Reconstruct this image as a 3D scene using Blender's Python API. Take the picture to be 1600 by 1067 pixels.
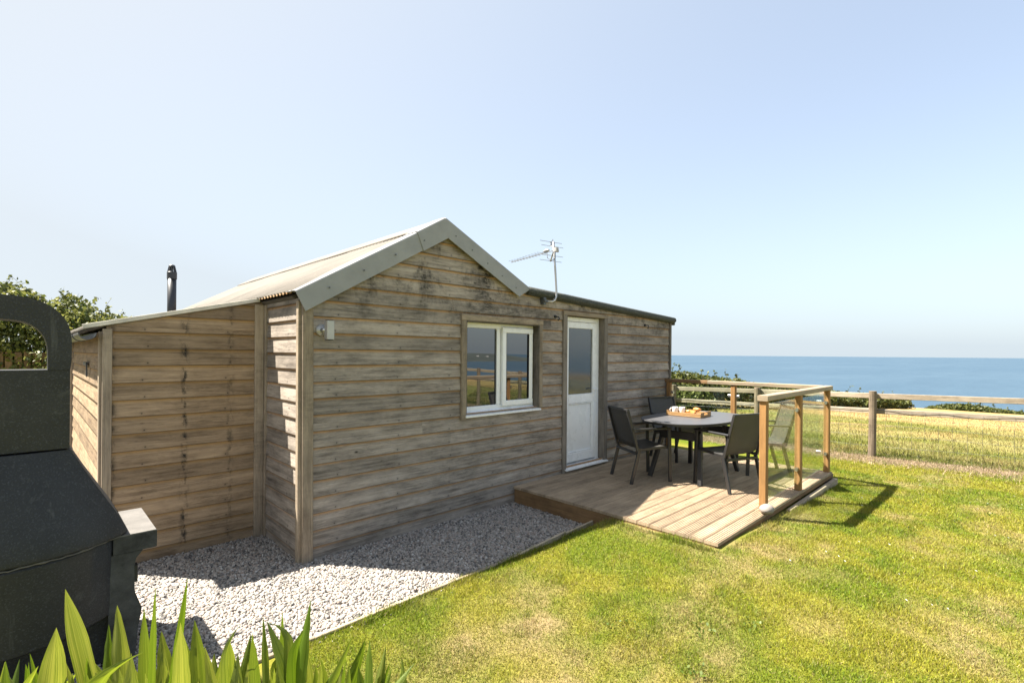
import bpy, math, random
import numpy as np
from mathutils import Vector, Matrix
R_ = math.radians
random.seed(7); rng = np.random.default_rng(11)
scene = bpy.context.scene
for o in list(bpy.data.objects): bpy.data.objects.remove(o)

# ------------------------------------------------------------------ camera
FPX, HY, ROLL, YAW = 770.0, 552.5, R_(0.45), R_(45.6)
CAM = Vector((-1.624, -4.124, 1.75))
Fv = Vector((math.cos(YAW), math.sin(YAW), 0)); Rv = Vector((math.sin(YAW), -math.cos(YAW), 0)); Uv = Vector((0, 0, 1))
right = Rv*math.cos(ROLL) + Uv*math.sin(ROLL); up = -Rv*math.sin(ROLL) + Uv*math.cos(ROLL)
cd = bpy.data.cameras.new('camera'); cam = bpy.data.objects.new('camera', cd); scene.collection.objects.link(cam)
m = Matrix.Identity(4)
for i in range(3):
    m[i][0] = right[i]; m[i][1] = up[i]; m[i][2] = -Fv[i]; m[i][3] = CAM[i]
cam.matrix_world = m
cd.sensor_width = 36; cd.lens = FPX/1600*36; cd.shift_y = (HY-533.5)/1600; cd.clip_start = 0.05; cd.clip_end = 200000
scene.camera = cam

# ------------------------------------------------------------------ world, sun, exposure
SUN = Vector((-0.40, 0.50, 1.0)).normalized()
el = math.asin(SUN.z); az = math.atan2(SUN.x, SUN.y)
world = bpy.data.worlds.new('World'); scene.world = world; world.use_nodes = True
wn = world.node_tree; wn.nodes.clear()
sky = wn.nodes.new('ShaderNodeTexSky'); sky.sky_type = 'NISHITA'; sky.sun_disc = False
sky.sun_elevation = el; sky.sun_rotation = az % (2*math.pi); sky.altitude = 60
sky.air_density = 1.0; sky.dust_density = 0.5; sky.ozone_density = 1.3
bg = wn.nodes.new('ShaderNodeBackground'); bg.inputs[1].default_value = 0.068
wo = wn.nodes.new('ShaderNodeOutputWorld')
# summer haze: the sky pales towards the horizon and towards the sun
def wnode(t, **k):
    n = wn.nodes.new('ShaderNode'+t)
    for a, b in k.items(): setattr(n, a, b)
    return n
def wmath(op, a, b=None):
    n = wnode('Math', operation=op)
    for i, v in enumerate((a, b)):
        if v is None: continue
        if isinstance(v, (int, float)): n.inputs[i].default_value = v
        else: wn.links.new(v, n.inputs[i])
    return n.outputs[0]
tc = wnode('TexCoord'); nz = wnode('VectorMath', operation='NORMALIZE'); wn.links.new(tc.outputs['Generated'], nz.inputs[0])
dt = wnode('VectorMath', operation='DOT_PRODUCT'); wn.links.new(nz.outputs[0], dt.inputs[0]); dt.inputs[1].default_value = tuple(SUN)
sx = wnode('SeparateXYZ'); wn.links.new(nz.outputs[0], sx.inputs[0])
hz = wmath('POWER', 2.718, wmath('MULTIPLY', wmath('MAXIMUM', sx.outputs[2], 0.0), -5.0))
gl = wmath('POWER', wmath('MAXIMUM', wmath('ADD', wmath('MULTIPLY', dt.outputs['Value'], .5), .5), 0.0), 3.0)
fac = wmath('MINIMUM', wmath('ADD', wmath('MULTIPLY', hz, .85), wmath('ADD', wmath('MULTIPLY', gl, 1.0), .13)), .95)
hazec = wnode('Mix', data_type='RGBA'); hazec.inputs[6].default_value = (2.32, 2.70, 3.0, 1); hazec.inputs[7].default_value = (3.1, 3.17, 3.25, 1); wn.links.new(gl, hazec.inputs[0])
mxs = wnode('Mix', data_type='RGBA'); wn.links.new(fac, mxs.inputs[0]); hs = wnode('HueSaturation'); hs.inputs['Saturation'].default_value = .80; hs.inputs['Value'].default_value = 1.04; wn.links.new(sky.outputs[0], hs.inputs['Color']); wn.links.new(hs.outputs[0], mxs.inputs[6]); wn.links.new(hazec.outputs[2], mxs.inputs[7])
wn.links.new(mxs.outputs[2], bg.inputs[0]); wn.links.new(bg.outputs[0], wo.inputs[0])
sl = bpy.data.lights.new('sun', 'SUN'); sl.energy = 5.0; sl.angle = R_(0.53); sl.color = (1.0, 0.93, 0.83)
so = bpy.data.objects.new('sun', sl); scene.collection.objects.link(so)
so.rotation_euler = (-SUN).to_track_quat('-Z', 'Y').to_euler(); so.location = (-20, 25, 50)
scene.view_settings.view_transform = 'Standard'; scene.view_settings.look = 'None'
scene.view_settings.gamma = 1.0; scene.view_settings.exposure = 2.05
scene.view_settings.use_curve_mapping = False

# ------------------------------------------------------------------ pixel helpers (photo pixel -> direction)
def ray(x, y):
    dx, dy = x-800, y-HY; c, s = math.cos(ROLL), math.sin(ROLL)
    return Fv*FPX + Rv*(dx*c+dy*s) - Uv*(-dx*s+dy*c)
def at_depth(x, y, d): return CAM + ray(x, y)*(d/FPX)

# ------------------------------------------------------------------ node helpers
class NT:
    def __init__(s, name):
        s.m = bpy.data.materials.new(name); s.m.use_nodes = True; s.t = s.m.node_tree; s.t.nodes.clear()
        s.out = s.t.nodes.new('ShaderNodeOutputMaterial')
    def n(s, typ, **kw):
        nd = s.t.nodes.new('ShaderNode'+typ)
        for k, v in kw.items(): setattr(nd, k, v)
        return nd
    def put(s, sock, v):
        if hasattr(v, 'is_linked') or hasattr(v, 'links'): s.t.links.new(v, sock)
        elif v is not None:
            if isinstance(v, tuple) and len(v) == 3 and len(getattr(sock, 'default_value', (0, 0, 0))) == 4: v = (*v, 1)
            sock.default_value = v
    def math(s, op, a, b=None, c=None, clamp=False):
        nd = s.n('Math', operation=op); nd.use_clamp = clamp
        for i, v in enumerate((a, b, c)):
            if v is not None: s.put(nd.inputs[i], v)
        return nd.outputs[0]
    def mix(s, f, a, b, mode='MIX'):
        nd = s.n('Mix', data_type='RGBA', blend_type=mode); nd.clamp_factor = True
        s.put(nd.inputs[0], f); s.put(nd.inputs[6], a); s.put(nd.inputs[7], b); return nd.outputs[2]
    def ramp(s, f, stops):
        nd = s.n('ValToRGB'); e = nd.color_ramp.elements
        while len(e) < len(stops): e.new(0.5)
        for i, (p, c) in enumerate(stops):
            e[i].position = p; e[i].color = (c, c, c, 1) if not isinstance(c, tuple) else (*c, 1)
        s.put(nd.inputs[0], f); return nd.outputs[0]
    def noise(s, vec, scale, detail=4, rough=0.6, dist=0.0, dim='3D'):
        nd = s.n('TexNoise'); nd.noise_dimensions = dim
        s.put(nd.inputs['Vector'], vec); nd.inputs['Scale'].default_value = scale; nd.inputs['Detail'].default_value = detail
        nd.inputs['Roughness'].default_value = rough; nd.inputs['Distortion'].default_value = dist
        return nd.outputs[0]
    def comb(s, x, y, z):
        nd = s.n('CombineXYZ')
        for i, v in enumerate((x, y, z)): s.put(nd.inputs[i], v)
        return nd.outputs[0]
    def sep(s, v):
        nd = s.n('SeparateXYZ'); s.put(nd.inputs[0], v); return nd.outputs
    def pos(s): return s.n('NewGeometry').outputs['Position']
    def obj(s): return s.n('TexCoord').outputs['Object']
    def uv(s): return s.n('TexCoord').outputs['UV']
    def rnd(s): return s.n('ObjectInfo').outputs['Random']
    def isl(s): return s.n('NewGeometry').outputs['Random Per Island']
    def bump(s, h, strength=0.3, dist=0.01):
        nd = s.n('Bump'); nd.inputs['Strength'].default_value = strength; nd.inputs['Distance'].default_value = dist
        s.put(nd.inputs['Height'], h); return nd.outputs[0]
    def bsdf(s, col, rough=0.6, metal=0.0, normal=None, spec=0.5, ior=None, **kw):
        b = s.n('BsdfPrincipled'); s.put(b.inputs['Base Color'], col); s.put(b.inputs['Roughness'], rough)
        b.inputs['Metallic'].default_value = metal; b.inputs['Specular IOR Level'].default_value = spec
        if ior: b.inputs['IOR'].default_value = ior
        if normal: s.put(b.inputs['Normal'], normal)
        for k, v in kw.items(): s.put(b.inputs[k], v)
        s.t.links.new(b.outputs[0], s.out.inputs[0]); return b
    def done(s): return s.m

def plain(name, col, rough=0.5, metal=0.0, spec=0.5, var=0.12, scale=6.0, bump=0.0):
    t = NT(name); n = t.noise(t.obj(), scale, 5, .65)
    c = t.mix(t.ramp(n, [(.3, 0.0), (.7, 1.0)]), tuple(x*(1-var) for x in col), tuple(min(1, x*(1+var)) for x in col))
    nb = t.bump(t.noise(t.obj(), scale*12, 4), bump, .004) if bump else None
    r = t.math('ADD', rough-.06, t.math('MULTIPLY', n, .12))
    t.bsdf(c, r, metal, nb, spec); return t.done()

def wood(name, light, dark, tan=None, tan_at=(.80, .96), cols=None, stain=0.0, stainz=None, tone=(.72, 1.15), vs=0.14, green=0.0, rough=.78, knots=.9, streak=1.0, under=None):
    """weathered sawn timber; UV.x metres along the grain, UV.y fraction of the board across"""
    t = NT(name); x, y, z = t.sep(t.uv()); r = t.rnd()
    u = t.math('ADD', x, t.math('MULTIPLY', r, 53.7)); v = t.math('MULTIPLY', y, vs)
    g1 = t.noise(t.comb(t.math('MULTIPLY', u, 1.6), t.math('MULTIPLY', v, 38), r), 1.0, 5, .62, .6)
    g2 = t.noise(t.comb(t.math('MULTIPLY', u, 7), t.math('MULTIPLY', v, 210), r), 1.0, 4, .7, .4)
    g3 = t.noise(t.comb(t.math('MULTIPLY', u, 2.6), t.math('MULTIPLY', v, 9), r), 1.0, 4, .6)
    f = t.math('ADD', t.math('MULTIPLY', g1, .6), t.math('MULTIPLY', g2, .4))
    c = t.mix(t.ramp(f, [(.33, 0.0), (.64, 1.0)]), dark, light)
    mid = tuple(a*.55 for a in dark)
    crack = t.ramp(t.noise(t.comb(t.math('MULTIPLY', u, 1.1), t.math('MULTIPLY', v, 95), r), 1.0, 3, .55, .9), [(.60, 0.0), (.68, 1.0)])
    c = t.mix(t.math('MULTIPLY', crack, .55*streak), c, mid)
    fl = t.ramp(t.noise(t.comb(t.math('MULTIPLY', u, 14), t.math('MULTIPLY', v, 150), r), 1.0, 3, .6, .3), [(.60, 0.0), (.70, 1.0)])
    c = t.mix(t.math('MULTIPLY', fl, .8*streak), c, mid)
    blotch = t.ramp(g3, [(.38, 0.0), (.66, 1.0)])
    dk = t.ramp(t.noise(t.comb(t.math('MULTIPLY', u, 4.2), t.math('MULTIPLY', v, 16), t.math('ADD', r, 7.0)), 1.0, 5, .7, .5), [(.48, 0.0), (.70, 1.0)])
    c = t.mix(t.math('MULTIPLY', dk, .55*streak), c, tuple(a*.8 for a in dark))
    c = t.mix(t.math('MULTIPLY', blotch, .40), c, tuple(a*1.45 for a in light))
    vo = t.n('TexVoronoi'); vo.inputs['Randomness'].default_value = 1.0; vo.inputs['Scale'].default_value = 1.0
    t.put(vo.inputs['Vector'], t.comb(t.math('MULTIPLY', u, 2.2), t.math('MULTIPLY', v, 4.4), t.math('MULTIPLY', r, 9)))
    k = t.ramp(vo.outputs['Distance'], [(.022, 1.0), (.050, 0.0)])
    c = t.mix(t.math('MULTIPLY', k, knots), c, tuple(a*.28 for a in dark))
    ring = t.math('MULTIPLY', t.ramp(vo.outputs['Distance'], [(.05, 0.0), (.08, 1.0)]), t.ramp(vo.outputs['Distance'], [(.08, 1.0), (.16, 0.0)]))
    c = t.mix(t.math('MULTIPLY', ring, .25*knots), c, light)
    if tan:
        du = t.math('MULTIPLY', t.math('SUBTRACT', t.math('FRACT', t.math('DIVIDE', t.math('ADD', x, t.math('MULTIPLY', r, .05)), .61)), .5), .61); dv = t.math('MULTIPLY', t.math('SUBTRACT', y, .17), vs)
        dn = t.math('SQRT', t.math('ADD', t.math('MULTIPLY', du, du), t.math('MULTIPLY', dv, dv)))
        c = t.mix(t.math('MULTIPLY', t.ramp(dn, [(.003, 1.0), (.006, 0.0)]), .9), c, (.012, .01, .009))
        c = t.mix(t.math('MULTIPLY', t.ramp(dn, [(.0, 1.0), (.025, 0.0)]), .22), c, (.05, .042, .036))
        w = t.math('ADD', y, t.math('MULTIPLY', t.math('SUBTRACT', g3, .5), .22))
        mk = t.ramp(w, [(tan_at[0], 0.0), (tan_at[1], 1.0)])
        c = t.mix(t.math('MULTIPLY', mk, .75), c, tan)
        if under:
            c = t.mix(t.math('MULTIPLY', t.ramp(y, [(.0, 1.0), (.06, 0.0)]), .8), c, under)  # lap shade painted dark along the lower edge of each board
    ton = t.math('ADD', tone[0], t.math('MULTIPLY', r, tone[1]-tone[0]))
    c = t.mix(1.0, c, t.comb(ton, ton, ton), 'MULTIPLY')
    if stain:
        p = t.pos(); px, py, pz = t.sep(p)
        a = t.noise(t.comb(t.math('MULTIPLY', px, 1.0), py, t.math('MULTIPLY', pz, .75)), 2.3, 5, .7, .3)
        b = t.noise(t.comb(t.math('MULTIPLY', px, 9), py, t.math('MULTIPLY', pz, 30)), 1.0, 4, .75)
        s = t.math('MULTIPLY', t.ramp(a, [(.46, 0.0), (.60, 1.0)]), t.ramp(b, [(.34, 0.0), (.56, 1.0)]))
        if stainz: s = t.math('MULTIPLY', s, t.math('ADD', .18, t.math('MULTIPLY', t.ramp(t.math('DIVIDE', pz, 3.2), [(stainz[0]/3.2, 0.0), (stainz[1]/3.2, 1.0)]), 1.0)))
        if cols:      # iron stains running down the nail lines
            for cx_, amt in cols:
                e = t.math('POWER', 2.718, t.math('MULTIPLY', t.math('POWER', t.math('ABSOLUTE', t.math('DIVIDE', t.math('SUBTRACT', px, cx_), .028)), 2.0), -1.0))
                s = t.math('MAXIMUM', s, t.math('MULTIPLY', t.math('MULTIPLY', e, amt), t.ramp(t.noise(t.comb(t.math('MULTIPLY', px, 14), py, t.math('MULTIPLY', pz, 9)), 1.0, 4, .7), [(.47, 0.0), (.62, 1.0)])))
        c = t.mix(t.math('MULTIPLY', s, stain), c, (.022, .021, .018))
    h = t.math('SUBTRACT', t.math('ADD', t.math('MULTIPLY', g2, .6), t.math('MULTIPLY', g1, .5)), t.math('MULTIPLY', crack, .6))
    t.bsdf(c, rough, 0, t.bump(h, .55, .004), .25); return t.done()

M = {}
GREY_L, GREY_D, TAN = (.37, .318, .262), (.098, .080, .064), (.45, .245, .095)
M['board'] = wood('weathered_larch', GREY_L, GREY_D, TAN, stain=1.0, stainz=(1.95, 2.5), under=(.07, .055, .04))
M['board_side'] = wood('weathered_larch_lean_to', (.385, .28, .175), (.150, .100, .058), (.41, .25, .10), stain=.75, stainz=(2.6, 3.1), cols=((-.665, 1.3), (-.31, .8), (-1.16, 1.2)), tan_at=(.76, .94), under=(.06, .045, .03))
M['trim'] = wood('trim_timber', (.37, .30, .215), (.20, .155, .11), stain=.3, knots=.4, vs=.08)
M['trim_dark'] = wood('trim_timber_grey', (.22, .19, .155), (.11, .095, .075), stain=.3, knots=.3, vs=.08)
M['deck'] = wood('deck_timber', (.38, .29, .195), (.23, .168, .108), tone=(.78, 1.12), vs=.12, stain=.15, streak=.8, knots=.8)
M['fascia'] = wood('fascia_timber', (.25, .15, .07), (.14, .08, .037), vs=.15, stain=.15, knots=1.0)
M['post'] = wood('treated_post', (.30, .165, .06), (.19, .098, .034), vs=.09, tone=(.95, 1.08), streak=.5)
M['rail'] = wood('planed_rail', (.37, .295, .20), (.27, .21, .135), vs=.1, streak=.35, knots=.6, rough=.6)
M['fence'] = wood('fence_rail_timber', (.42, .35, .26), (.24, .19, .135), vs=.1, stain=.25)
M['fence_post'] = wood('fence_post_timber', (.22, .17, .12), (.115, .088, .058), vs=.12, stain=.3)
M['fence_boards'] = wood('closeboard_timber', (.25, .15, .07), (.14, .085, .04), vs=.12)
M['edging'] = wood('edging_timber', (.42, .35, .25), (.27, .215, .145), vs=.08, stain=.3)
M['upvc'] = plain('white_upvc', (.80, .80, .79), .28, var=.03)
M['seal'] = plain('black_seal', (.015, .015, .016), .6)
M['barge'] = plain('grey_metal_flashing', (.27, .273, .275), .62, .0, .3, .10, 5, .1)
M['felt'] = plain('mineral_felt', (.075, .08, .075), .9, var=.35, scale=40, bump=.8, spec=.15)
M['gutter'] = plain('grey_gutter', (.07, .075, .08), .42)
M['flue'] = plain('flue_metal', (.035, .037, .040), .42, .3, bump=.1)
M['alu'] = plain('anodised_aluminium', (.45, .44, .42), .36, .9, var=.1)
M['steel'] = plain('brushed_steel', (.60, .60, .58), .3, 1.0)
M['lampgrey'] = plain('lamp_grey', (.40, .39, .37), .45, .5)
M['chair'] = plain('charcoal_powder_coat', (.030, .029, .028), .38, .2, .5, .1, 20)
M['mug'] = plain('white_ceramic', (.62, .60, .57), .2)
M['tray'] = wood('tray_wood', (.36, .21, .085), (.28, .155, .058), vs=.1, streak=.1, knots=0, rough=.5)
M['inner'] = plain('cabin_core', (.09, .08, .07), .9)
M['plastic'] = plain('black_plastic', (.02, .02, .02), .5)

def mat_roof():
    t = NT('corrugated_cement'); n = t.noise(t.obj(), 1.4, 6, .65); n2 = t.noise(t.obj(), 30, 4, .7)
    c = t.mix(t.ramp(n, [(.35, 0.0), (.7, 1.0)]), (.205, .188, .163), (.15, .137, .12))
    c = t.mix(t.math('MULTIPLY', t.ramp(n2, [(.55, 0.0), (.75, 1.0)]), .35), c, (.30, .25, .19))
    t.bsdf(c, .85, 0, t.bump(n2, .3, .004), .15); return t.done()
M['roof'] = mat_roof()
def mat_rust():
    t = NT('rusty_edge'); n = t.noise(t.obj(), 25, 4, .7)
    t.bsdf(t.mix(t.ramp(n, [(.35, 0.0), (.65, 1.0)]), (.30, .13, .04), (.50, .36, .20)), .9); return t.done()
M['rust'] = mat_rust()
M['verge'] = plain('cream_verge', (.60, .55, .46), .8, var=.2, scale=8)
def mat_concrete():
    t = NT('charcoal_painted_concrete'); o = t.obj()
    n = t.noise(o, 3.0, 6, .7); f = t.noise(o, 115, 3, .75); g = t.noise(o, 60, 4, .7)
    c = t.mix(t.ramp(n, [(.3, 0.0), (.75, 1.0)]), (.009, .0095, .010), (.026, .0265, .027))
    c = t.mix(t.math('MULTIPLY', t.ramp(f, [(.54, 0.0), (.68, 1.0)]), .55), c, (.070, .075, .083))
    x, y, z = t.sep(o)
    st = t.noise(t.comb(t.math('MULTIPLY', x, 16), t.math('MULTIPLY', y, 16), t.math('MULTIPLY', z, 1.3)), 1.0, 4, .6)
    c = t.mix(t.math('MULTIPLY', t.ramp(st, [(.64, 0.0), (.78, 1.0)]), .5), c, (.13, .13, .125))
    n3 = t.noise(o, 5.5, 5, .75, .5)
    c = t.mix(t.math('MULTIPLY', t.ramp(n3, [(.60, 0.0), (.72, 1.0)]), .3), c, (.15, .15, .14))
    t.bsdf(c, .62, 0, t.bump(t.math('ADD', f, t.math('MULTIPLY', g, .8)), .5, .004), .45); return t.done()
M['bbq'] = mat_concrete()
M['pier'] = plain('worn_charcoal_concrete', (.060, .060, .056), .8, var=.55, scale=9, bump=.6, spec=.3)
def mat_slab():
    t = NT('worn_concrete_slab'); o = t.obj(); f = t.noise(o, 120, 3, .7); n = t.noise(o, 7, 5, .7)
    gz = t.sep(t.n('NewGeometry').outputs['Normal'])[2]
    c = t.mix(t.ramp(n, [(.3, 0.0), (.7, 1.0)]), (.105, .10, .093), (.17, .16, .148))
    c = t.mix(t.math('MULTIPLY', t.ramp(f, [(.5, 0.0), (.7, 1.0)]), .5), c, (.10, .10, .10))
    t.bsdf(c, .85, 0, t.bump(f, .4, .004), .2); return t.done()
M['slab'] = mat_slab()

def mat_glass_window(name, rough, col, ior):
    t = NT(name); n = t.noise(t.obj(), 1.1, 2, .5)
    t.bsdf(col, rough, 0, t.bump(n, .03, .02), .5, ior); return t.done()
M['pane'] = mat_glass_window('double_glazing', .012, (.012, .014, .016), 2.35)
M['pane_frost'] = mat_glass_window('obscured_glass', .13, (.035, .04, .042), 1.95)
def mat_clear_glass():
    t = NT('toughened_glass'); tr = t.n('BsdfTransparent'); tr.inputs[0].default_value = (.90, .955, .92, 1)
    gl = t.n('BsdfGlossy'); gl.inputs['Roughness'].default_value = .01
    lw = t.n('LayerWeight'); fr = t.n('Math', operation='MULTIPLY_ADD'); t.put(fr.inputs[0], t.math('POWER', lw.outputs['Facing'], 5.0)); fr.inputs[1].default_value = .9; fr.inputs[2].default_value = .045
    mx = t.n('MixShader'); t.t.links.new(fr.outputs[0], mx.inputs[0]); t.t.links.new(tr.outputs[0], mx.inputs[1]); t.t.links.new(gl.outputs[0], mx.inputs[2])
    t.t.links.new(mx.outputs[0], t.out.inputs[0]); return t.done()
M['clear'] = mat_clear_glass()
def mat_sling():
    t = NT('sling_mesh_fabric'); x, y, z = t.sep(t.uv())
    w = t.math('MULTIPLY', t.math('SINE', t.math('MULTIPLY', x, 700)), t.math('SINE', t.math('MULTIPLY', y, 700)))
    n = t.noise(t.obj(), 9, 3)
    c = t.mix(n, (.050, .047, .042), (.070, .066, .058))
    b = t.bsdf(c, .62, 0, t.bump(w, .2, .002), .4)
    tr = t.n('BsdfTransparent'); mx = t.n('MixShader'); mx.inputs[0].default_value = .10
    t.t.links.new(b.outputs[0], mx.inputs[1]); t.t.links.new(tr.outputs[0], mx.inputs[2]); t.t.links.new(mx.outputs[0], t.out.inputs[0])
    return t.done()
M['sling'] = mat_sling()
def mat_tabletop():
    t = NT('table_ceramic'); n = t.noise(t.obj(), 40, 4, .7); t.bsdf(t.mix(n, (.060, .060, .063), (.085, .085, .088)), .42, 0, None, .5); return t.done()
M['tabletop'] = mat_tabletop()
def mat_gravel():
    t = NT('limestone_chips'); r = t.isl(); n = t.noise(t.pos(), 90, 3)
    c = t.ramp(r, [(0.0, (.08, .078, .075)), (.14, (.16, .15, .14)), (.35, (.34, .31, .275)), (.62, (.42, .38, .335)), (.78, (.32, .25, .205)), (.92, (.54, .51, .47)), (1.0, (.13, .128, .125))])
    c = t.mix(t.math('MULTIPLY', n, .35), c, (.15, .135, .12))
    t.bsdf(c, .8, 0, None, .25); return t.done()
M['gravel'] = mat_gravel()
def mat_bed():
    t = NT('gravel_bed'); n = t.noise(t.pos(), 120, 4, .7); t.bsdf(t.mix(n, (.05, .045, .04), (.20, .18, .16)), .9, 0, t.bump(n, .8, .01), .1); return t.done()
M['bed'] = mat_bed()
def mat_vcol(name, rough=.85, transl=0.0, bump=0.0, var=.25, spec=.2, sat=None):
    t = NT(name); a = t.n('VertexColor'); a.layer_name = 'col'; n = t.noise(t.pos(), 35, 4, .7)
    k = t.math('ADD', 1-var, t.math('MULTIPLY', n, 2*var)); c = t.mix(1.0, a.outputs[0], t.comb(k, k, k), 'MULTIPLY')
    b = t.bsdf(c, rough, 0, t.bump(n, bump, .02) if bump else None, spec)
    if transl:
        tl = t.n('BsdfTranslucent'); t.put(tl.inputs[0], c); mx = t.n('MixShader'); mx.inputs[0].default_value = transl
        t.t.links.new(b.outputs[0], mx.inputs[1]); t.t.links.new(tl.outputs[0], mx.inputs[2]); t.t.links.new(mx.outputs[0], t.out.inputs[0])
    return t.done()
M['soil'] = mat_vcol('lawn_soil', .95, 0, .8, .35, .05)
M['blade'] = mat_vcol('grass_blade', .6, .35, 0, .15, .25)
M['leaf'] = mat_vcol('hedge_leaf', .5, .40, 0, .12, .35)
def mat_sword():
    t = NT('sword_leaf'); x, y, z = t.sep(t.uv()); r = t.rnd()
    rib = t.noise(t.comb(t.math('MULTIPLY', x, 26), t.math('MULTIPLY', y, .8), t.math('MULTIPLY', r, 40)), 1.0, 3, .6)
    base = t.mix(t.ramp(r, [(0.0, 0.0), (1.0, 1.0)]), (.095, .155, .013), (.25, .28, .065))
    c = t.mix(t.ramp(rib, [(.35, 0.0), (.65, 1.0)]), t.mix(1.0, base, (.55, .66, .5), 'MULTIPLY'), t.mix(1.0, base, (1.3, 1.22, 1.5), 'MULTIPLY'))
    tipn = t.math('ADD', y, t.math('MULTIPLY', t.noise(t.comb(t.math('MULTIPLY', x, 3), t.math('MULTIPLY', y, 6), r), 2, 3), .10))
    c = t.mix(t.math('MULTIPLY', t.ramp(tipn, [(1.0, 0.0), (1.06, 1.0)]), .8), c, (.20, .05, .012))
    b = t.bsdf(c, .42, 0, t.bump(rib, .5, .003), .45)
    tl = t.n('BsdfTranslucent'); t.put(tl.inputs[0], t.mix(1.0, c, (1.25, 1.2, .5), 'MULTIPLY')); mx = t.n('MixShader'); mx.inputs[0].default_value = .42
    t.t.links.new(b.outputs[0], mx.inputs[1]); t.t.links.new(tl.outputs[0], mx.inputs[2]); t.t.links.new(mx.outputs[0], t.out.inputs[0])
    return t.done()
M['sword'] = mat_sword()
def mat_sea():
    t = NT('sea_water'); p = t.pos(); x, y, z = t.sep(p)
    w = t.noise(t.comb(t.math('MULTIPLY', x, .02), t.math('MULTIPLY', y, .05), 0.0), 1.0, 6, .65)
    w2 = t.noise(t.comb(t.math('MULTIPLY', x, .0007), t.math('MULTIPLY', y, .0022), 0.0), 1.0, 4, .6)
    c = t.mix(t.ramp(w2, [(.35, 0.0), (.68, 1.0)]), (.043, .078, .114), (.056, .094, .131))
    st = t.noise(t.comb(t.math('MULTIPLY', x, .004), t.math('MULTIPLY', y, .016), 0.0), 1.0, 5, .7)
    c = t.mix(t.math('MULTIPLY', t.ramp(st, [(.42, 0.0), (.62, 1.0)]), .35), c, (.037, .068, .101))
    t.bsdf(c, .55, 0, t.bump(w, .6, 3.0), .12); return t.done()
M['sea'] = mat_sea()
def mat_crois():
    t = NT('baked_pastry'); n = t.noise(t.obj(), 40, 3); t.bsdf(t.mix(t.ramp(n, [(.35, 0.0), (.65, 1.0)]), (.30, .11, .02), (.42, .21, .055)), .45); return t.done()
M['crois'] = mat_crois()
M['stone'] = plain('pale_pebble', (.22, .195, .17), .8, var=.2, scale=14, bump=.3)
M['cliff'] = plain('cliff_earth', (.10, .075, .05), .95, var=.4, scale=.3)
M['headland'] = plain('far_headland', (.05, .062, .055), .95, var=.3, scale=.004)  # distance haze mixed into this bluish green
M['render'] = plain('white_render', (.6, .59, .57), .8)
M['slate'] = plain('slate_roof', (.10, .10, .11), .7)
M['bark'] = plain('bark', (.11, .08, .055), .9, var=.3, scale=20)

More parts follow.
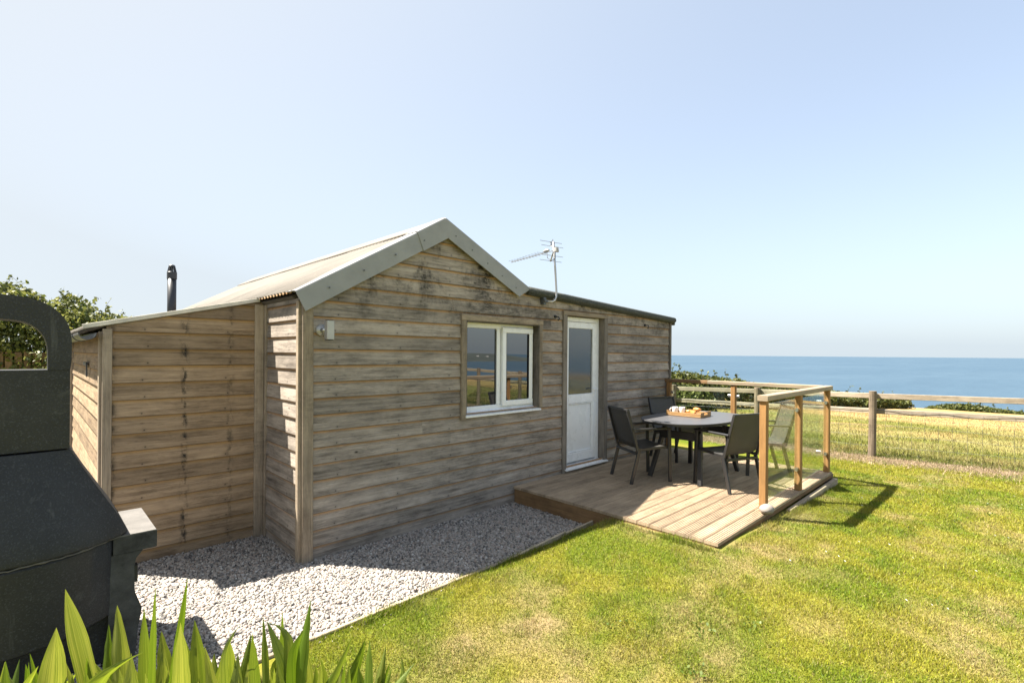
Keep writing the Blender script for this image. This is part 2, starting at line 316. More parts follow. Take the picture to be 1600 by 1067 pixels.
# ------------------------------------------------------------------ mesh builder
class MB:
    def __init__(s): s.v = []; s.f = []; s.uv = []
    def add(s, vs, fs, uvs=None):
        o = len(s.v); s.v += [tuple(p) for p in vs]
        for i, f in enumerate(fs):
            s.f.append([o+j for j in f])
            s.uv += list(uvs[i]) if uvs else [(0.0, 0.0)]*len(f)
        return s
    def box(s, x0, x1, y0, y1, z0, z1):
        return s.beam((x0, (y0+y1)/2, (z0+z1)/2), (x1, (y0+y1)/2, (z0+z1)/2), abs(y1-y0), abs(z1-z0), bev=0.0)
    def beam(s, p0, p1, w, h, upv=(0, 0, 1), bev=0.003):
        """bar from p0 to p1, w across (side), h along upv; chamfered long edges; UV.x along"""
        p0, p1 = Vector(p0), Vector(p1); d = (p1-p0); L = d.length; d.normalize()
        upv = Vector(upv); sd = d.cross(upv)
        if sd.length < 1e-4: upv = Vector((1, 0, 0)); sd = d.cross(upv)
        sd.normalize(); un = sd.cross(d); a, b = w/2, h/2; c = bev
        sec = [(-a+c, -b), (a-c, -b), (a, -b+c), (a, b-c), (a-c, b), (-a+c, b), (-a, b-c), (-a, -b+c)] if bev > 0 else [(-a, -b), (a, -b), (a, b), (-a, b)]
        n = len(sec); vs = [p0+sd*x+un*y for x, y in sec]+[p1+sd*x+un*y for x, y in sec]
        per = [0]
        for i in range(n):
            q = sec[i]; r = sec[(i+1) % n]; per.append(per[-1]+math.hypot(q[0]-r[0], q[1]-r[1]))
        k = 1/max(w, h); fs = []; us = []
        for i in range(n):
            j = (i+1) % n; fs.append([i, j, n+j, n+i]); us.append([(0, per[i]*k), (0, per[i+1]*k), (L, per[i+1]*k), (L, per[i]*k)])
        fs.append(list(range(n))[::-1]); us.append([(x*.5, y*k) for x, y in sec][::-1])
        fs.append([n+i for i in range(n)]); us.append([(L+x*.5, y*k) for x, y in sec])
        return s.add(vs, fs, us)
    def tube(s, pts, r, n=8, cap=True):
        pts = [Vector(p) for p in pts]; rs = r if isinstance(r, (list, tuple)) else [r]*len(pts)
        vs = []; fs = []; us = []; ref = None; L = 0; Ls = []
        for i, p in enumerate(pts):
            d = (pts[min(i+1, len(pts)-1)]-pts[max(i-1, 0)]).normalized()
            if ref is None:
                ref = Vector((0, 0, 1)) if abs(d.z) < .9 else Vector((1, 0, 0))
            a = d.cross(ref).normalized(); b = a.cross(d); ref = b
            if i: L += (p-pts[i-1]).length
            Ls.append(L)
            for k in range(n):
                t = 2*math.pi*k/n; vs.append(p+(a*math.cos(t)+b*math.sin(t))*rs[i])
        for i in range(len(pts)-1):
            for k in range(n):
                j = (k+1) % n; fs.append([i*n+k, i*n+j, (i+1)*n+j, (i+1)*n+k])
                us.append([(Ls[i], k/n), (Ls[i], (k+1)/n), (Ls[i+1], (k+1)/n), (Ls[i+1], k/n)])
        if cap:
            fs.append(list(range(n))[::-1]); us.append([(0, 0)]*n); fs.append([(len(pts)-1)*n+k for k in range(n)]); us.append([(0, 0)]*n)
        return s.add(vs, fs, us)
    def lathe(s, prof, c, n=20, axis='z'):
        vs = []; fs = []
        for r, z in prof:
            for k in range(n):
                t = 2*math.pi*k/n; vs.append((c[0]+r*math.cos(t), c[1]+r*math.sin(t), c[2]+z))
        for i in range(len(prof)-1):
            for k in range(n):
                j = (k+1) % n; fs.append([i*n+k, i*n+j, (i+1)*n+j, (i+1)*n+k])
        return s.add(vs, fs)
    def prism(s, poly, fn, d0, d1):
        """poly list of (a,b); fn(a,b,d) -> point"""
        n = len(poly); vs = [fn(a, b, d0) for a, b in poly]+[fn(a, b, d1) for a, b in poly]
        fs = [[i, (i+1) % n, n+(i+1) % n, n+i] for i in range(n)]+[list(range(n))[::-1], [n+i for i in range(n)]]
        us = [[(poly[i][0], d0), (poly[(i+1) % n][0], d0), (poly[(i+1) % n][0], d1), (poly[i][0], d1)] for i in range(n)]
        us += [[poly[i] for i in range(n)][::-1], list(poly)]
        return s.add(vs, fs, us)
    def mesh(s, name):
        me = bpy.data.meshes.new(name); me.from_pydata(s.v, [], s.f); ul = me.uv_layers.new(name='UVMap')
        ul.data.foreach_set('uv', np.array(s.uv, dtype=np.float32).ravel())
        me.validate(); return me
    def build(s, name, mat, parent=None, smooth=False, fix=True):
        me = s.mesh(name); return link(name, me, mat, parent, smooth, fix)

def link(name, me, mat, parent=None, smooth=False, fix=True):
    if fix:
        import bmesh
        bm = bmesh.new(); bm.from_mesh(me); bmesh.ops.recalc_face_normals(bm, faces=bm.faces); bm.to_mesh(me); bm.free()
    me.materials.clear(); me.materials.append(M[mat] if isinstance(mat, str) else mat)
    if smooth: me.shade_smooth()
    o = bpy.data.objects.new(name, me); scene.collection.objects.link(o)
    if parent: adopt(o, parent)
    return o
def wloc(p):
    v = Vector((0, 0, 0))
    mt = Matrix.Identity(4)
    while p: mt = (p.matrix_parent_inverse @ p.matrix_basis) @ mt; p = p.parent
    return mt
def adopt(o, p): o.parent = p; o.matrix_parent_inverse = wloc(p).inverted()
def thing(name, label, cat, loc, group=None, rz=0):
    o = bpy.data.objects.new(name, None); scene.collection.objects.link(o); o.location = loc; o.rotation_euler = (0, 0, rz)
    o.empty_display_size = .1; return tag(o, label, cat, group)
def tag(o, label, cat, group=None):
    o['label'] = label; o['category'] = cat
    if group: o['group'] = group
    return o
def kind(o, k): o['kind'] = k; return o
def copy_tree(o, parent=None):
    c = o.copy(); scene.collection.objects.link(c); c.parent = parent
    for ch in [x for x in SRC if x.parent == o]: copy_tree(ch, c)
    return c

# value noise for placing colours and heights
_tab = rng.random((256, 256))
def vnoise(x, y, sc):
    x = np.asarray(x)*sc; y = np.asarray(y)*sc; xi = np.floor(x).astype(int); yi = np.floor(y).astype(int)
    fx = x-xi; fy = y-yi; fx = fx*fx*(3-2*fx); fy = fy*fy*(3-2*fy)
    g = lambda a, b: _tab[a % 256, b % 256]
    return (g(xi, yi)*(1-fx)+g(xi+1, yi)*fx)*(1-fy)+(g(xi, yi+1)*(1-fx)+g(xi+1, yi+1)*fx)*fy
def fbm(x, y, sc, o=4):
    t = 0; a = .5; s = 0
    for i in range(o): t = t+a*vnoise(np.asarray(x)+17.3*i, np.asarray(y)-9.1*i, sc*2**i); s += a; a *= .55
    return t/s
def sstep(a, b, x): t = np.clip((np.asarray(x)-a)/(b-a), 0, 1); return t*t*(3-2*t)

# ================================================================== SETTING
DZ = .20                      # deck top
def ground_z(x, y):
    """lawn and field height"""
    x = np.asarray(x, float); y = np.asarray(y, float)
    z = .025+.03*(fbm(x, y, .6, 3)-.5)
    rise = np.where(x < 2.6, np.exp(-((x-2.6)/1.3)**2), np.exp(-((x-2.6)/2.0)**2))
    z = z+.128*rise*sstep(-1.15, -1.42, y)*sstep(-4.6, -2.6, y)
    z = z+.05*sstep(-2.0, -5.0, y)*sstep(5, 9, x)
    fz = .02-.055*(x-9.0)+.25*(fbm(x, y, .12, 3)-.5)*sstep(9.5, 16, x)
    return np.where(x > 9.0, fz+z*np.exp(-(x-9.0)*.8), z)
def grid(name, xs, ys, zfn, mat, colfn=None, holes=None):
    X, Y = np.meshgrid(xs, ys, indexing='ij'); Z = zfn(X, Y); nx, ny = X.shape
    V = np.stack([X, Y, Z], -1).reshape(-1, 3)
    I = np.arange(nx*ny).reshape(nx, ny); Q = np.stack([I[:-1, :-1], I[1:, :-1], I[1:, 1:], I[:-1, 1:]], -1).reshape(-1, 4)
    if holes is not None:
        cx = V[Q].mean(1); Q = Q[~holes(cx[:, 0], cx[:, 1])]
    return npmesh(name, V, Q, mat, colfn(V[:, 0], V[:, 1]) if colfn else None, True)
def npmesh(name, V, Fc, mat, col=None, smooth=False):
    me = bpy.data.meshes.new(name); k = Fc.shape[1]; n = len(Fc)
    me.vertices.add(len(V)); me.vertices.foreach_set('co', np.ascontiguousarray(V, dtype=np.float32).ravel())
    me.loops.add(n*k); me.loops.foreach_set('vertex_index', np.ascontiguousarray(Fc, dtype=np.int32).ravel())
    me.polygons.add(n); me.polygons.foreach_set('loop_start', np.arange(0, n*k, k, dtype=np.int32)); me.polygons.foreach_set('loop_total', np.full(n, k, dtype=np.int32))
    if smooth: me.polygons.foreach_set('use_smooth', np.ones(n, dtype=bool))
    me.update(calc_edges=True)
    if col is not None:
        a = me.color_attributes.new('col', 'FLOAT_COLOR', 'POINT'); c4 = np.ones((len(V), 4), np.float32); c4[:, :3] = col
        a.data.foreach_set('color', c4.ravel())
    me.materials.append(M[mat] if isinstance(mat, str) else mat)
    o = bpy.data.objects.new(name, me); scene.collection.objects.link(o); return o

GREEN, YEL, DRY, BARE = np.array((.150, .198, .013)), np.array((.250, .246, .027)), np.array((.30, .245, .092)), np.array((.26, .185, .11))
DRYSPOT = [(2.6, -2.62, .45), (4.0, -2.62, .35), (3.25, -2.55, .30), (5.2, -2.55, .25), (3.0, -3.05, .13), (3.25, -3.0, .11), (.9, -2.0, .5), (.35, -1.75, .4), (1.6, -2.7, .45), (2.2, -3.9, .5), (3.0, -4.1, .4), (5.2, -4.2, .4),
           (4.1, -3.6, .35), (6.6, -3.0, .5), (7.4, -3.4, .5), (2.4, -1.75, .22), (.4, -2.5, .5), (5.0, -3.25, .25), (1.0, -2.9, .4), (6.1, -3.9, .35)]
def dryness(x, y):
    d = sstep(.50, .80, fbm(x, y, 2.1, 5))*.32
    for a, b, r in DRYSPOT:
        d = d+.30*np.exp(-(((x-a)/r)**2+((y-b)/(r*.55))**2))*(.1+1.8*sstep(.3, .7, fbm(x+a, y, 5, 3)))
    return np.clip(d, 0, 1)
def lawn_col(x, y):
    d = dryness(x, y)[:, None]; g = sstep(.30, .66, fbm(x+40, y, 3.0, 5))[:, None]
    c = GREEN*(1-g)+YEL*g
    return c*(1-d)+DRY*d
def blade_col(x, y):
    c = lawn_col(x, y); d = dryness(x, y); k = rng.random(len(c)) < .10+.45*d
    c[k] = c[k]*.25+np.array((.30, .24, .105))*.75
    return c
def bare_col(x, y):
    d = dryness(x, y)[:, None]; c = lawn_col(x, y)*.6+np.array((.016, .011, .005))
    return c*(1-d*.8)+BARE*d*.8
def gravel_zone(x, y): return (x < 2.55) & (y > -1.19) & (x > -8) & (y < 6.5)
lawn = kind(grid('lawn', np.unique(np.concatenate([np.arange(-14, -1, .5), np.arange(-1, 9.01, .06), [9.0]])), np.unique(np.concatenate([np.arange(-30, -7, .5), np.arange(-7, -1.13, .06), [-1.19, -1.1], np.arange(-.6, 16, .5)])),
            ground_z, 'soil', bare_col, lambda x, y: (gravel_zone(x, y)) | ((x > 2.46) & (x < 6.0) & (y > -2.3))), 'structure')
def field_col(x, y):
    d = np.clip(sstep(21, 24, x+1.5*(fbm(x, y, .3)-.5))*.9+.5*sstep(.5, .75, fbm(x, y, .5)), 0, 1)[:, None]
    g = sstep(.3, .65, fbm(x, y+30, .8))[:, None]
    c = (np.array((.130, .136, .028))*(1-g)+np.array((.205, .182, .064))*g)
    return c*(1-d)+np.array((.31, .215, .09))*d
EDGE = 47.0
def field_z(x, y):
    e = EDGE+3.0*(fbm(x*0, y, .05)-.5)
    z = ground_z(x, y); fall = np.clip(x-e, 0, None)
    return z-fall*1.1-np.clip(x-e-1.5, 0, None)*2.0
field = kind(grid('field', np.unique(np.concatenate([[8.98], np.arange(9.2, 20, .2), np.arange(20, 48, .7), np.arange(48, 70, 1.5)])), np.unique(np.concatenate([np.arange(-160, -20, 4), np.arange(-20, 30, .5), np.arange(30, 160, 4)])), field_z, 'soil', field_col), 'structure')
kind(MB().add([(-400, -400, -.5), (9.2, -400, -.5), (9.2, 400, -.5), (-400, 400, -.5)], [[0, 1, 2, 3]]).build('ground', 'cliff', fix=False), 'structure')
SEA_Z = -56.0
kind(MB().add([(40, -70000, SEA_Z), (70000, -70000, SEA_Z), (70000, 70000, SEA_Z), (40, 70000, SEA_Z)], [[0, 1, 2, 3]]).build('sea', 'sea', fix=False), 'structure')
# coast that only the window reflects
xs = np.linspace(1800, 4600, 50)
def head_z(X, Y):
    s = np.clip((X-500)/2200, 0, 1)
    crest = 62*np.exp(-((Y+3500+.2*(X-3000))/520)**2)*sstep(1900, 2300, X)*(1-sstep(3000, 3900, X))
    return SEA_Z-6+crest*1.05+9*(fbm(X, Y, .004)-.5)
head = kind(grid('headland', xs, np.linspace(-5200, -2200, 60), head_z, 'headland'), 'structure')

# ---- gravel bed and stones
kind(MB().add([(-8, -1.2, 0), (2.55, -1.2, 0), (2.55, 6.5, 0), (-8, 6.5, 0)], [[0, 1, 2, 3]]).build('gravel_bed', 'bed', fix=False), 'structure')
def stones(name, n, xr, yr, smin, smax, keep, zbase=0.0):
    x = rng.uniform(*xr, n); y = rng.uniform(*yr, n); k = keep(x, y); x, y = x[k], y[k]; n = len(x)
    s = rng.uniform(smin, smax, n); z = zbase+s*rng.uniform(-.1, .75, n)
    base = np.array([(-1, -1, -1), (1, -1, -1), (1, 1, -1), (-1, 1, -1), (-1, -1, 1), (1, -1, 1), (1, 1, 1), (-1, 1, 1)], float)*.62
    V = np.repeat(base[None], n, 0)*(1+rng.uniform(-.38, .38, (n, 8, 3)))
    V *= (s[:, None]*rng.uniform(.5, 1.0, (n, 3)))[:, None, :]
    a, b, c = rng.uniform(0, 6.28, (3, n)); b = b*.12
    ca, sa, cb, sb = np.cos(a), np.sin(a), np.cos(b), np.sin(b)
    X = V[..., 0]*ca[:, None]-V[..., 1]*sa[:, None]; Y = V[..., 0]*sa[:, None]+V[..., 1]*ca[:, None]; Z = V[..., 2]
    Y2 = Y*cb[:, None]-Z*sb[:, None]; Z2 = Y*sb[:, None]+Z*cb[:, None]
    V = np.stack([X+x[:, None], Y2+y[:, None], Z2+z[:, None]], -1).reshape(-1, 3)
    q = np.array([(0, 3, 2, 1), (4, 5, 6, 7), (0, 1, 5, 4), (1, 2, 6, 5), (2, 3, 7, 6), (3, 0, 4, 7)])
    Q = (np.arange(n)[:, None, None]*8+q[None]).reshape(-1, 4)
    return npmesh(name, V, Q, 'gravel')
g = stones('gravel_stones', 88000, (-1.75, 2.44), (-1.16, .9), .0085, .0185, lambda x, y: ~((x > 0.0) & (y > 0.0)))
kind(tag(g, 'pale limestone gravel chips between the cabin and the lawn', 'gravel'), 'stuff')
ge = stones('gravel_stones', 12000, (-1.9, -.3), (-2.2, -1.1), .0085, .0185, lambda x, y: y > -1.2-.9*sstep(-.4, -1.2, x))
kind(tag(ge, 'pale limestone gravel chips round the foot of the barbecue', 'gravel'), 'stuff')

gs = stones('gravel_stones', 240, (-.4, 2.4), (-1.42, -1.20), .006, .011, lambda x, y: rng.random(len(x)) < np.exp((y+1.2)*14), .022)
kind(tag(gs, 'few gravel chips spilled over the edging onto the grass', 'gravel'), 'stuff')
# ---- lawn blades
def blades(name, x, y, h, w, col, mat='blade', lean=.6, zfn=ground_z):
    n = len(x); z = zfn(x, y)-.004; a = rng.uniform(0, 6.28, n); hh = h*rng.uniform(.45, 1.25, n); ww = w*rng.uniform(.6, 1.4, n)
    la = rng.uniform(0, 6.28, n); l = lean*hh*rng.random(n)**.7
    dx, dy = np.cos(a)*ww/2, np.sin(a)*ww/2
    P0 = np.stack([x-dx, y-dy, z], -1); P1 = np.stack([x+dx, y+dy, z], -1); P2 = np.stack([x+np.cos(la)*l, y+np.sin(la)*l, z+hh*np.sqrt(np.clip(1-(l/hh)**2*.6, .15, 1))], -1)
    V = np.stack([P0, P1, P2], 1).reshape(-1, 3)
    C = np.repeat(np.clip(col*np.exp(rng.normal(0, .24, (n, 1)))+rng.normal(0, .012, (n, 3)), .008, 1), 3, 0)
    return npmesh(name, V, np.arange(3*n).reshape(n, 3), mat, C)
N = 2900000
x = rng.uniform(-.9, 9.0, N); y = rng.uniform(-8.5, -1.17, N)
dd = np.hypot(x-CAM.x, y-CAM.y); fx = (x-CAM.x)*Fv.x+(y-CAM.y)*Fv.y; rx = (x-CAM.x)*Rv.x+(y-CAM.y)*Rv.y
k = (rng.random(N) < np.clip((3.0/dd)**1.5, 0, 1)) & (fx > .6) & (rx < fx*1.35+1.0) & ~((x > 2.40) & (x < 6.13) & (y > -2.47)) & ~((x < -.55) & (y > -2.3))
dr = dryness(x, y); k &= rng.random(N) > dr*.35
x, y, dd, dr = x[k], y[k], dd[k], dr[k]
tuft = sstep(.5, .75, fbm(x+7, y, 5, 2))
lb = blades('lawn_grass', x, y, (.019+.008*tuft)*(1-.30*dr)*(1+.05*dd), .0046*(1+.20*np.clip(dd-2.5, 0, 8)), blade_col(x, y), lean=1.0)
kind(tag(lb, 'short yellow green lawn grass with dry tan patches', 'grass'), 'stuff')
print('lawn blades', len(x))
# longer tufts where the mower misses: deck, edging, posts
ex_ = []
for (a, b, n_) in (((2.36, -1.25), (2.36, -2.45), 2600), ((2.40, -2.50), (6.1, -2.52), 4200), ((-.4, -1.22), (2.4, -1.20), 4200), ((6.16, -2.5), (6.16, -.2), 1500)):
    t_ = rng.random(n_); ex_.append(np.stack([a[0]+(b[0]-a[0])*t_+rng.normal(0, .025, n_), a[1]+(b[1]-a[1])*t_+rng.normal(0, .022, n_)], -1))
ex_ = np.concatenate(ex_); k = rng.random(len(ex_)) < .15+.85*sstep(.42, .62, fbm(ex_[:, 0], ex_[:, 1], 4, 2)); ex_ = ex_[k & ~((ex_[:, 0] > 2.41) & (ex_[:, 0] < 6.11) & (ex_[:, 1] > -2.47)) & (ex_[:, 1] < -.0)]
tg = blades('edge_grass', ex_[:, 0], ex_[:, 1], .055, .0055, blade_col(ex_[:, 0], ex_[:, 1])*.9, lean=.9)
kind(tag(tg, 'longer unmown grass along the deck and the gravel edging', 'grass'), 'stuff')
# small daisies
n = 70; x = rng.uniform(2.5, 8.5, n); y = rng.uniform(-5.0, -2.7, n); z = ground_z(x, y)+.03
V = []; Q = []
for i in range(n):
    r = .005+.003*random.random()
    for j in range(6): a = j*math.pi/3; V.append((x[i]+r*math.cos(a), y[i]+r*math.sin(a), z[i]+.004*math.sin(a)))
    Q.append([i*6+j for j in range(6)])
kind(tag(npmesh('daisies', np.array(V), np.array(Q), 'mug'), 'tiny white daisies scattered over the right side of the lawn', 'daisies'), 'stuff')
# broad leaved weeds in the turf
WP = []
for k in range(30):
    a, b = random.uniform(.6, 7.5), random.uniform(-4.6, -1.5)
    if 2.3 < a < 6.2 and b > -2.6: continue
    for j in range(26): WP.append((a+random.gauss(0, .05), b+random.gauss(0, .04), 0))
WP = np.array(WP); WP[:, 2] = ground_z(WP[:, 0], WP[:, 1])+.018+.012*rng.random(len(WP)); WEEDS = WP
# dry cut straw along the fence and field grass
n = 90000; y = rng.uniform(-9, 3, n); x = 8.48+rng.normal(0, .20, n)+.12*(fbm(y, y*0, 1.3)-.5)*2
c = np.array((.36, .275, .18))*(.75+.5*rng.random((n, 1)))
kind(tag(blades('dry_straw', x, y, .05, .012, c, lean=1.6), 'strip of pale cut straw lying along the foot of the fence', 'straw'), 'stuff')
N = 420000; x = 8.7+rng.random(N)**1.8*24; y = rng.uniform(-26, 12, N); dd = np.hypot(x-CAM.x, y-CAM.y)
k = (rng.random(N) < np.clip((9/dd)**.9, 0, 1)) & ((y < 3+.5*(x-8)) & (y > -8-1.1*(x-8)))
x, y, dd = x[k], y[k], dd[k]
near = (x < 9.1)
fc = field_col(x, y); fc[near] = fc[near]*.7+np.array((.01, .03, 0))
fg = blades('field_grass', x, y, .065*(1+.5*fbm(x, y, 1.2))*np.where(x > 22, .7, 1), .008*(.5+dd/14), fc, lean=1.0, zfn=field_z)
kind(tag(fg, 'long straw green meadow grass beyond the post and rail fence', 'grass'), 'stuff')

# ================================================================== CABIN
cabin = thing('timber_cabin', 'weathered timber clad cabin with gable, white door and white window', 'cabin', (3.0, 3.0, 0))
EXP, LAP = .138, .022
def wallmap(o, u, n):
    o, u, n = Vector(o), Vector(u), Vector(n)
    return lambda a, d, z: o+u*a+n*d+Vector((0, 0, z))
def course_piece(parent, W, mat, ub, ut, z0, z1, zref):
    """ub=(left,right) at z0, ut at z1"""
    if z1-z0 < .012 or (ub[1]-ub[0] < .03 and ut[1]-ut[0] < .03): return
    th = lambda z: .027-.018*(z-zref)/(EXP+LAP)
    j = random.uniform(-.0015, .0015); j2 = random.uniform(-.0012, .0012)
    A = [W(ub[0], -.004, z0), W(ub[1], -.004, z0), W(ut[1], -.004, z1), W(ut[0], -.004, z1),
         W(ub[0], th(z0)+j, z0+j), W(ub[1], th(z0)+j2, z0+j2), W(ut[1], th(z1)+j2, z1), W(ut[0], th(z1)+j, z1)]
    v = lambda z: (z-zref)/EXP
    F = [[4, 5, 6, 7], [0, 3, 2, 1], [0, 1, 5, 4], [1, 2, 6, 5], [2, 3, 7, 6], [3, 0, 4, 7]]
    uvp = [(ub[0], v(z0)), (ub[1], v(z0)), (ut[1], v(z1)), (ut[0], v(z1)), (ub[0], v(z0)), (ub[1], v(z0)), (ut[1], v(z1)), (ut[0], v(z1))]
    U = [[uvp[i] for i in f] for f in F]
    U[2] = [(ub[0], 0.02), (ub[1], 0.02), (ub[1], .05), (ub[0], .05)]
    MB().add(A, F, U).build('weatherboard', mat, parent)
def clad(parent, W, mat, zlo, zhi, left, right, holes=(), joints=(), z0=-.02, phase=0.0, breaks=()):
    z = z0+phase; runs = []
    while z < zhi-.02:
        e = [max(z, zlo)]+[q for q in breaks if z+.004 < q < min(z+EXP+LAP, zhi)-.004]+[min(z+EXP+LAP, zhi)]
        runs += [(z, a, b) for a, b in zip(e[:-1], e[1:])]
        z += EXP
    for z, a, b in runs:
        L0, L1, R0, R1 = left(a), left(b), right(a), right(b)
        cuts = []
        for (h0, h1, g0, g1) in holes:
            if g0 < b-LAP and g1 > a:
                cuts.append((h0, h1))
                if g0 > a+.01: course_piece(parent, W, mat, (h0, h1), (h0, h1), a, g0, z)
                if g1 < b-.01: course_piece(parent, W, mat, (h0, h1), (h0, h1), max(g1, a), b, z)
        js = [q+random.uniform(-.6, .6) for q in joints if random.random() < .11]
        cuts += [(q-.0012, q+.0012) for q in js]
        segs = []; cur = None; e = sorted(cuts); s0, s1 = L0, L1
        for h0, h1 in e:
            if h0 > s0 and h0 > s1 and h1 < min(R0, R1)+1e-6 and h0 < min(R0, R1): segs.append(((s0, h0), (s1, h0))); s0 = s1 = h1
        segs.append(((s0, R0), (s1, R1)))
        for ub, ut in segs: course_piece(parent, W, mat, ub, ut, a, b, z)
PEAK = (1.43, 3.02)
def front_left(z): return 0.06 if z <= 2.2 else min(1.43, 0.0+(z-2.2)*(1.43/.86))
def front_right(z):
    if z <= 2.32: return 6.16
    if z <= 2.46: return 6.16-(z-2.32)/.14*3.45
    return max(1.43, 2.72-(z-2.46)*(1.29/.60))
WIN = (1.70, 2.845, 1.10, 2.095); DOOR = (3.375, 4.215, .26, 2.255)
Wf = wallmap((0, 0, 0), (1, 0, 0), (0, -1, 0))
def core(name, poly, y0, y1, holes):
    """wall core: strips round the openings"""
    b = MB(); fn = lambda a, c, d: Vector((a, d, c)); b.prism(poly, fn, y0, y1); return b
fw = MB()
fn = lambda a, c, d: Vector((a, d, c))
for poly in ([(0, -.05), (1.70, -.05), (1.70, 3.02+.0), (1.40, 3.01), (0, 2.17)], [(1.70, -.05), (2.845, -.05), (2.845, 1.10), (1.70, 1.10)], [(1.70, 2.095), (2.845, 2.095), (2.845, 2.36), (2.72, 2.43), (1.70, 2.89)],
             [(2.845, -.05), (3.375, -.05), (3.375, 2.36), (2.845, 2.38)], [(3.375, 2.255), (4.215, 2.255), (4.215, 2.335), (3.375, 2.37)], [(3.375, -.05), (4.215, -.05), (4.215, .255), (3.375, .255)], [(4.215, -.05), (6.16, -.05), (6.16, 2.27), (4.215, 2.35)]):
    fw.prism(poly, fn, .012, .11)
front = fw.build('front_wall', 'inner', cabin)
clad(front, Wf, 'board', -.03, 3.02, front_left, front_right, [WIN, DOOR], joints=(1.2, 2.3, 3.0, 5.1), breaks=(2.2, 2.32, 2.46))
# rear, side and room shell
sh = MB(); sh.box(.02, 6.14, 5.9, 6.0, -.05, 2.2); sh.box(6.06, 6.15, .112, 5.898, -.05, 2.26); sh.box(.02, 6.05, .115, 5.89, -.04, .2)
sh.prism([(.0, 2.2), (2.7, 2.2), (1.41, 2.99)], fn, 5.9, 6.0)
rear = sh.build('rear_wall', 'inner', cabin)
clad(rear, wallmap((6.15, 0, 0), (0, 1, 0), (1, 0, 0)), 'board', -.03, 2.26, lambda z: .06, lambda z: 6.0)
room = MB(); room.box(.12, 6.0, 1.6, 1.7, .21, 2.3); room.build('room_partition', 'inner', cabin)
# main side wall (left) and lean-to
LY = .91
sw = MB(); sw.box(.0, .10, .112, 5.9, -.05, 2.19); side = sw.build('side_wall', 'inner', cabin)
Ws = wallmap((0, 0, 0), (0, 1, 0), (-1, 0, 0))
clad(side, Ws, 'board', -.03, 2.20, lambda z: .055, lambda z: LY+.02, phase=-.03)
lt_top = lambda x: 2.235+(x+.1)*.25
lw = MB(); lw.prism([(-1.195, -.05), (-.002, -.05), (-.002, 2.20), (-1.195, 1.91)], fn, LY+.012, LY+.1)
lean = lw.build('lean_to_wall', 'inner', cabin)
Wl = wallmap((0, LY, 0), (1, 0, 0), (0, -1, 0))
clad(lean, Wl, 'board_side', -.03, 2.225, lambda z: -1.19 if z < 1.94 else -1.19+(z-1.94)*4.0, lambda z: -.035, joints=(), phase=-.01, breaks=(1.94,))
ew = MB(); ew.box(-1.19, -1.10, LY+.101, 5.3, -.05, 1.90); ew.box(-1.09, -.01, 5.2, 5.3, -.05, 1.9); endw = ew.build('end_wall', 'inner', cabin)
We = wallmap((-1.19, 0, 0), (0, 1, 0), (-1, 0, 0))
clad(endw, We, 'board_side', -.03, 1.90, lambda z: LY+.02, lambda z: 4.62, joints=(), phase=-.05)
# trims
def trim(name, p0, p1, w, h, upv=(0, 0, 1), mat='trim', parent=None, bev=.004): return MB().beam(p0, p1, w, h, upv, bev).build(name, mat, parent or cabin)
trim('corner_board', (.030, -.022, -.03), (.018, -.022, 2.17), .088, .044, (0, 1, 0))
trim('corner_board', (-.022, .020, -.03), (-.028, .020, 2.17), .040, .052, (0, 1, 0))
trim('corner_board', (-.072, LY-.026, -.03), (-.072, LY-.026, 2.19), .075, .045, (0, 1, 0))
trim('corner_board', (-.020, LY-.075, -.03), (-.020, LY-.075, 2.19), .036, .040, (0, 1, 0))
trim('corner_board', (-1.186, LY-.022, -.03), (-1.186, LY-.022, 1.92), .060, .046, (0, 1, 0))
trim('corner_board', (-1.222, LY+.045, -.03), (-1.222, LY+.045, 1.90), .024, .085, (0, 1, 0))
trim('corner_board', (-1.222, 4.645, -.03), (-1.222, 4.645, 1.88), .03, .05, (0, 1, 0))
trim('corner_board', (6.135, -.022, -.03), (6.135, -.022, 2.30), .050, .046, (0, 1, 0), 'trim_dark')
# lower plinth strip
trim('base_strip', (.06, -.006, -.012), (2.42, -.006, -.012), .03, .06, (0, 0, 1), 'trim_dark')
# roof sheets
def corrugated(name, p_top, p_bot, y0, y1, lift=0.0, thick=.006, amp=.011, pitch=.076, parent=None, mat='roof'):
    pt, pb = Vector(p_top), Vector(p_bot); d = (pb-pt); nrm = Vector((-d.z, 0, d.x)).normalized()
    if nrm.z < 0: nrm = -nrm
    ys = np.arange(y0, y1+1e-6, pitch/8); b = MB(); vs = []
    for t in (0, thick):
        for yv in ys:
            o = nrm*(amp*math.sin(2*math.pi*yv/pitch)+lift+t)
            vs += [(pt.x+o.x, yv, pt.z+o.z), (pb.x+o.x, yv, pb.z+o.z)]
    n = len(ys); fs = []
    for s in (0, 1):
        for i in range(n-1):
            a = s*2*n+2*i; fs.append([a, a+1, a+3, a+2] if s else [a, a+2, a+3, a+1])
    for i in range(n-1):
        a = 2*i; fs.append([a, a+2, a+2+2*n, a+2*n]); fs.append([a+1, a+1+2*n, a+3+2*n, a+3])
    fs.append([0, 2*n, 2*n+1, 1]); e = 2*(n-1); fs.append([e, e+1, 2*n+e+1, 2*n+e])
    b.add(vs, fs); return b.build(name, mat, parent, True)
RT, RE = (1.42, 0, 3.085), (-.088, 0, 2.232)
roof = MB().prism([(1.42, 3.06), (-.06, 2.215), (-.0, 2.18), (1.42, 2.99)], fn, .115, 5.95).build('main_roof', 'inner', cabin)
y = -.03
for i in range(8):
    corrugated('roof_sheet', RT, RE, y, min(y+.836, 6.1), lift=.012+.003*(i % 2), parent=roof); y += .76
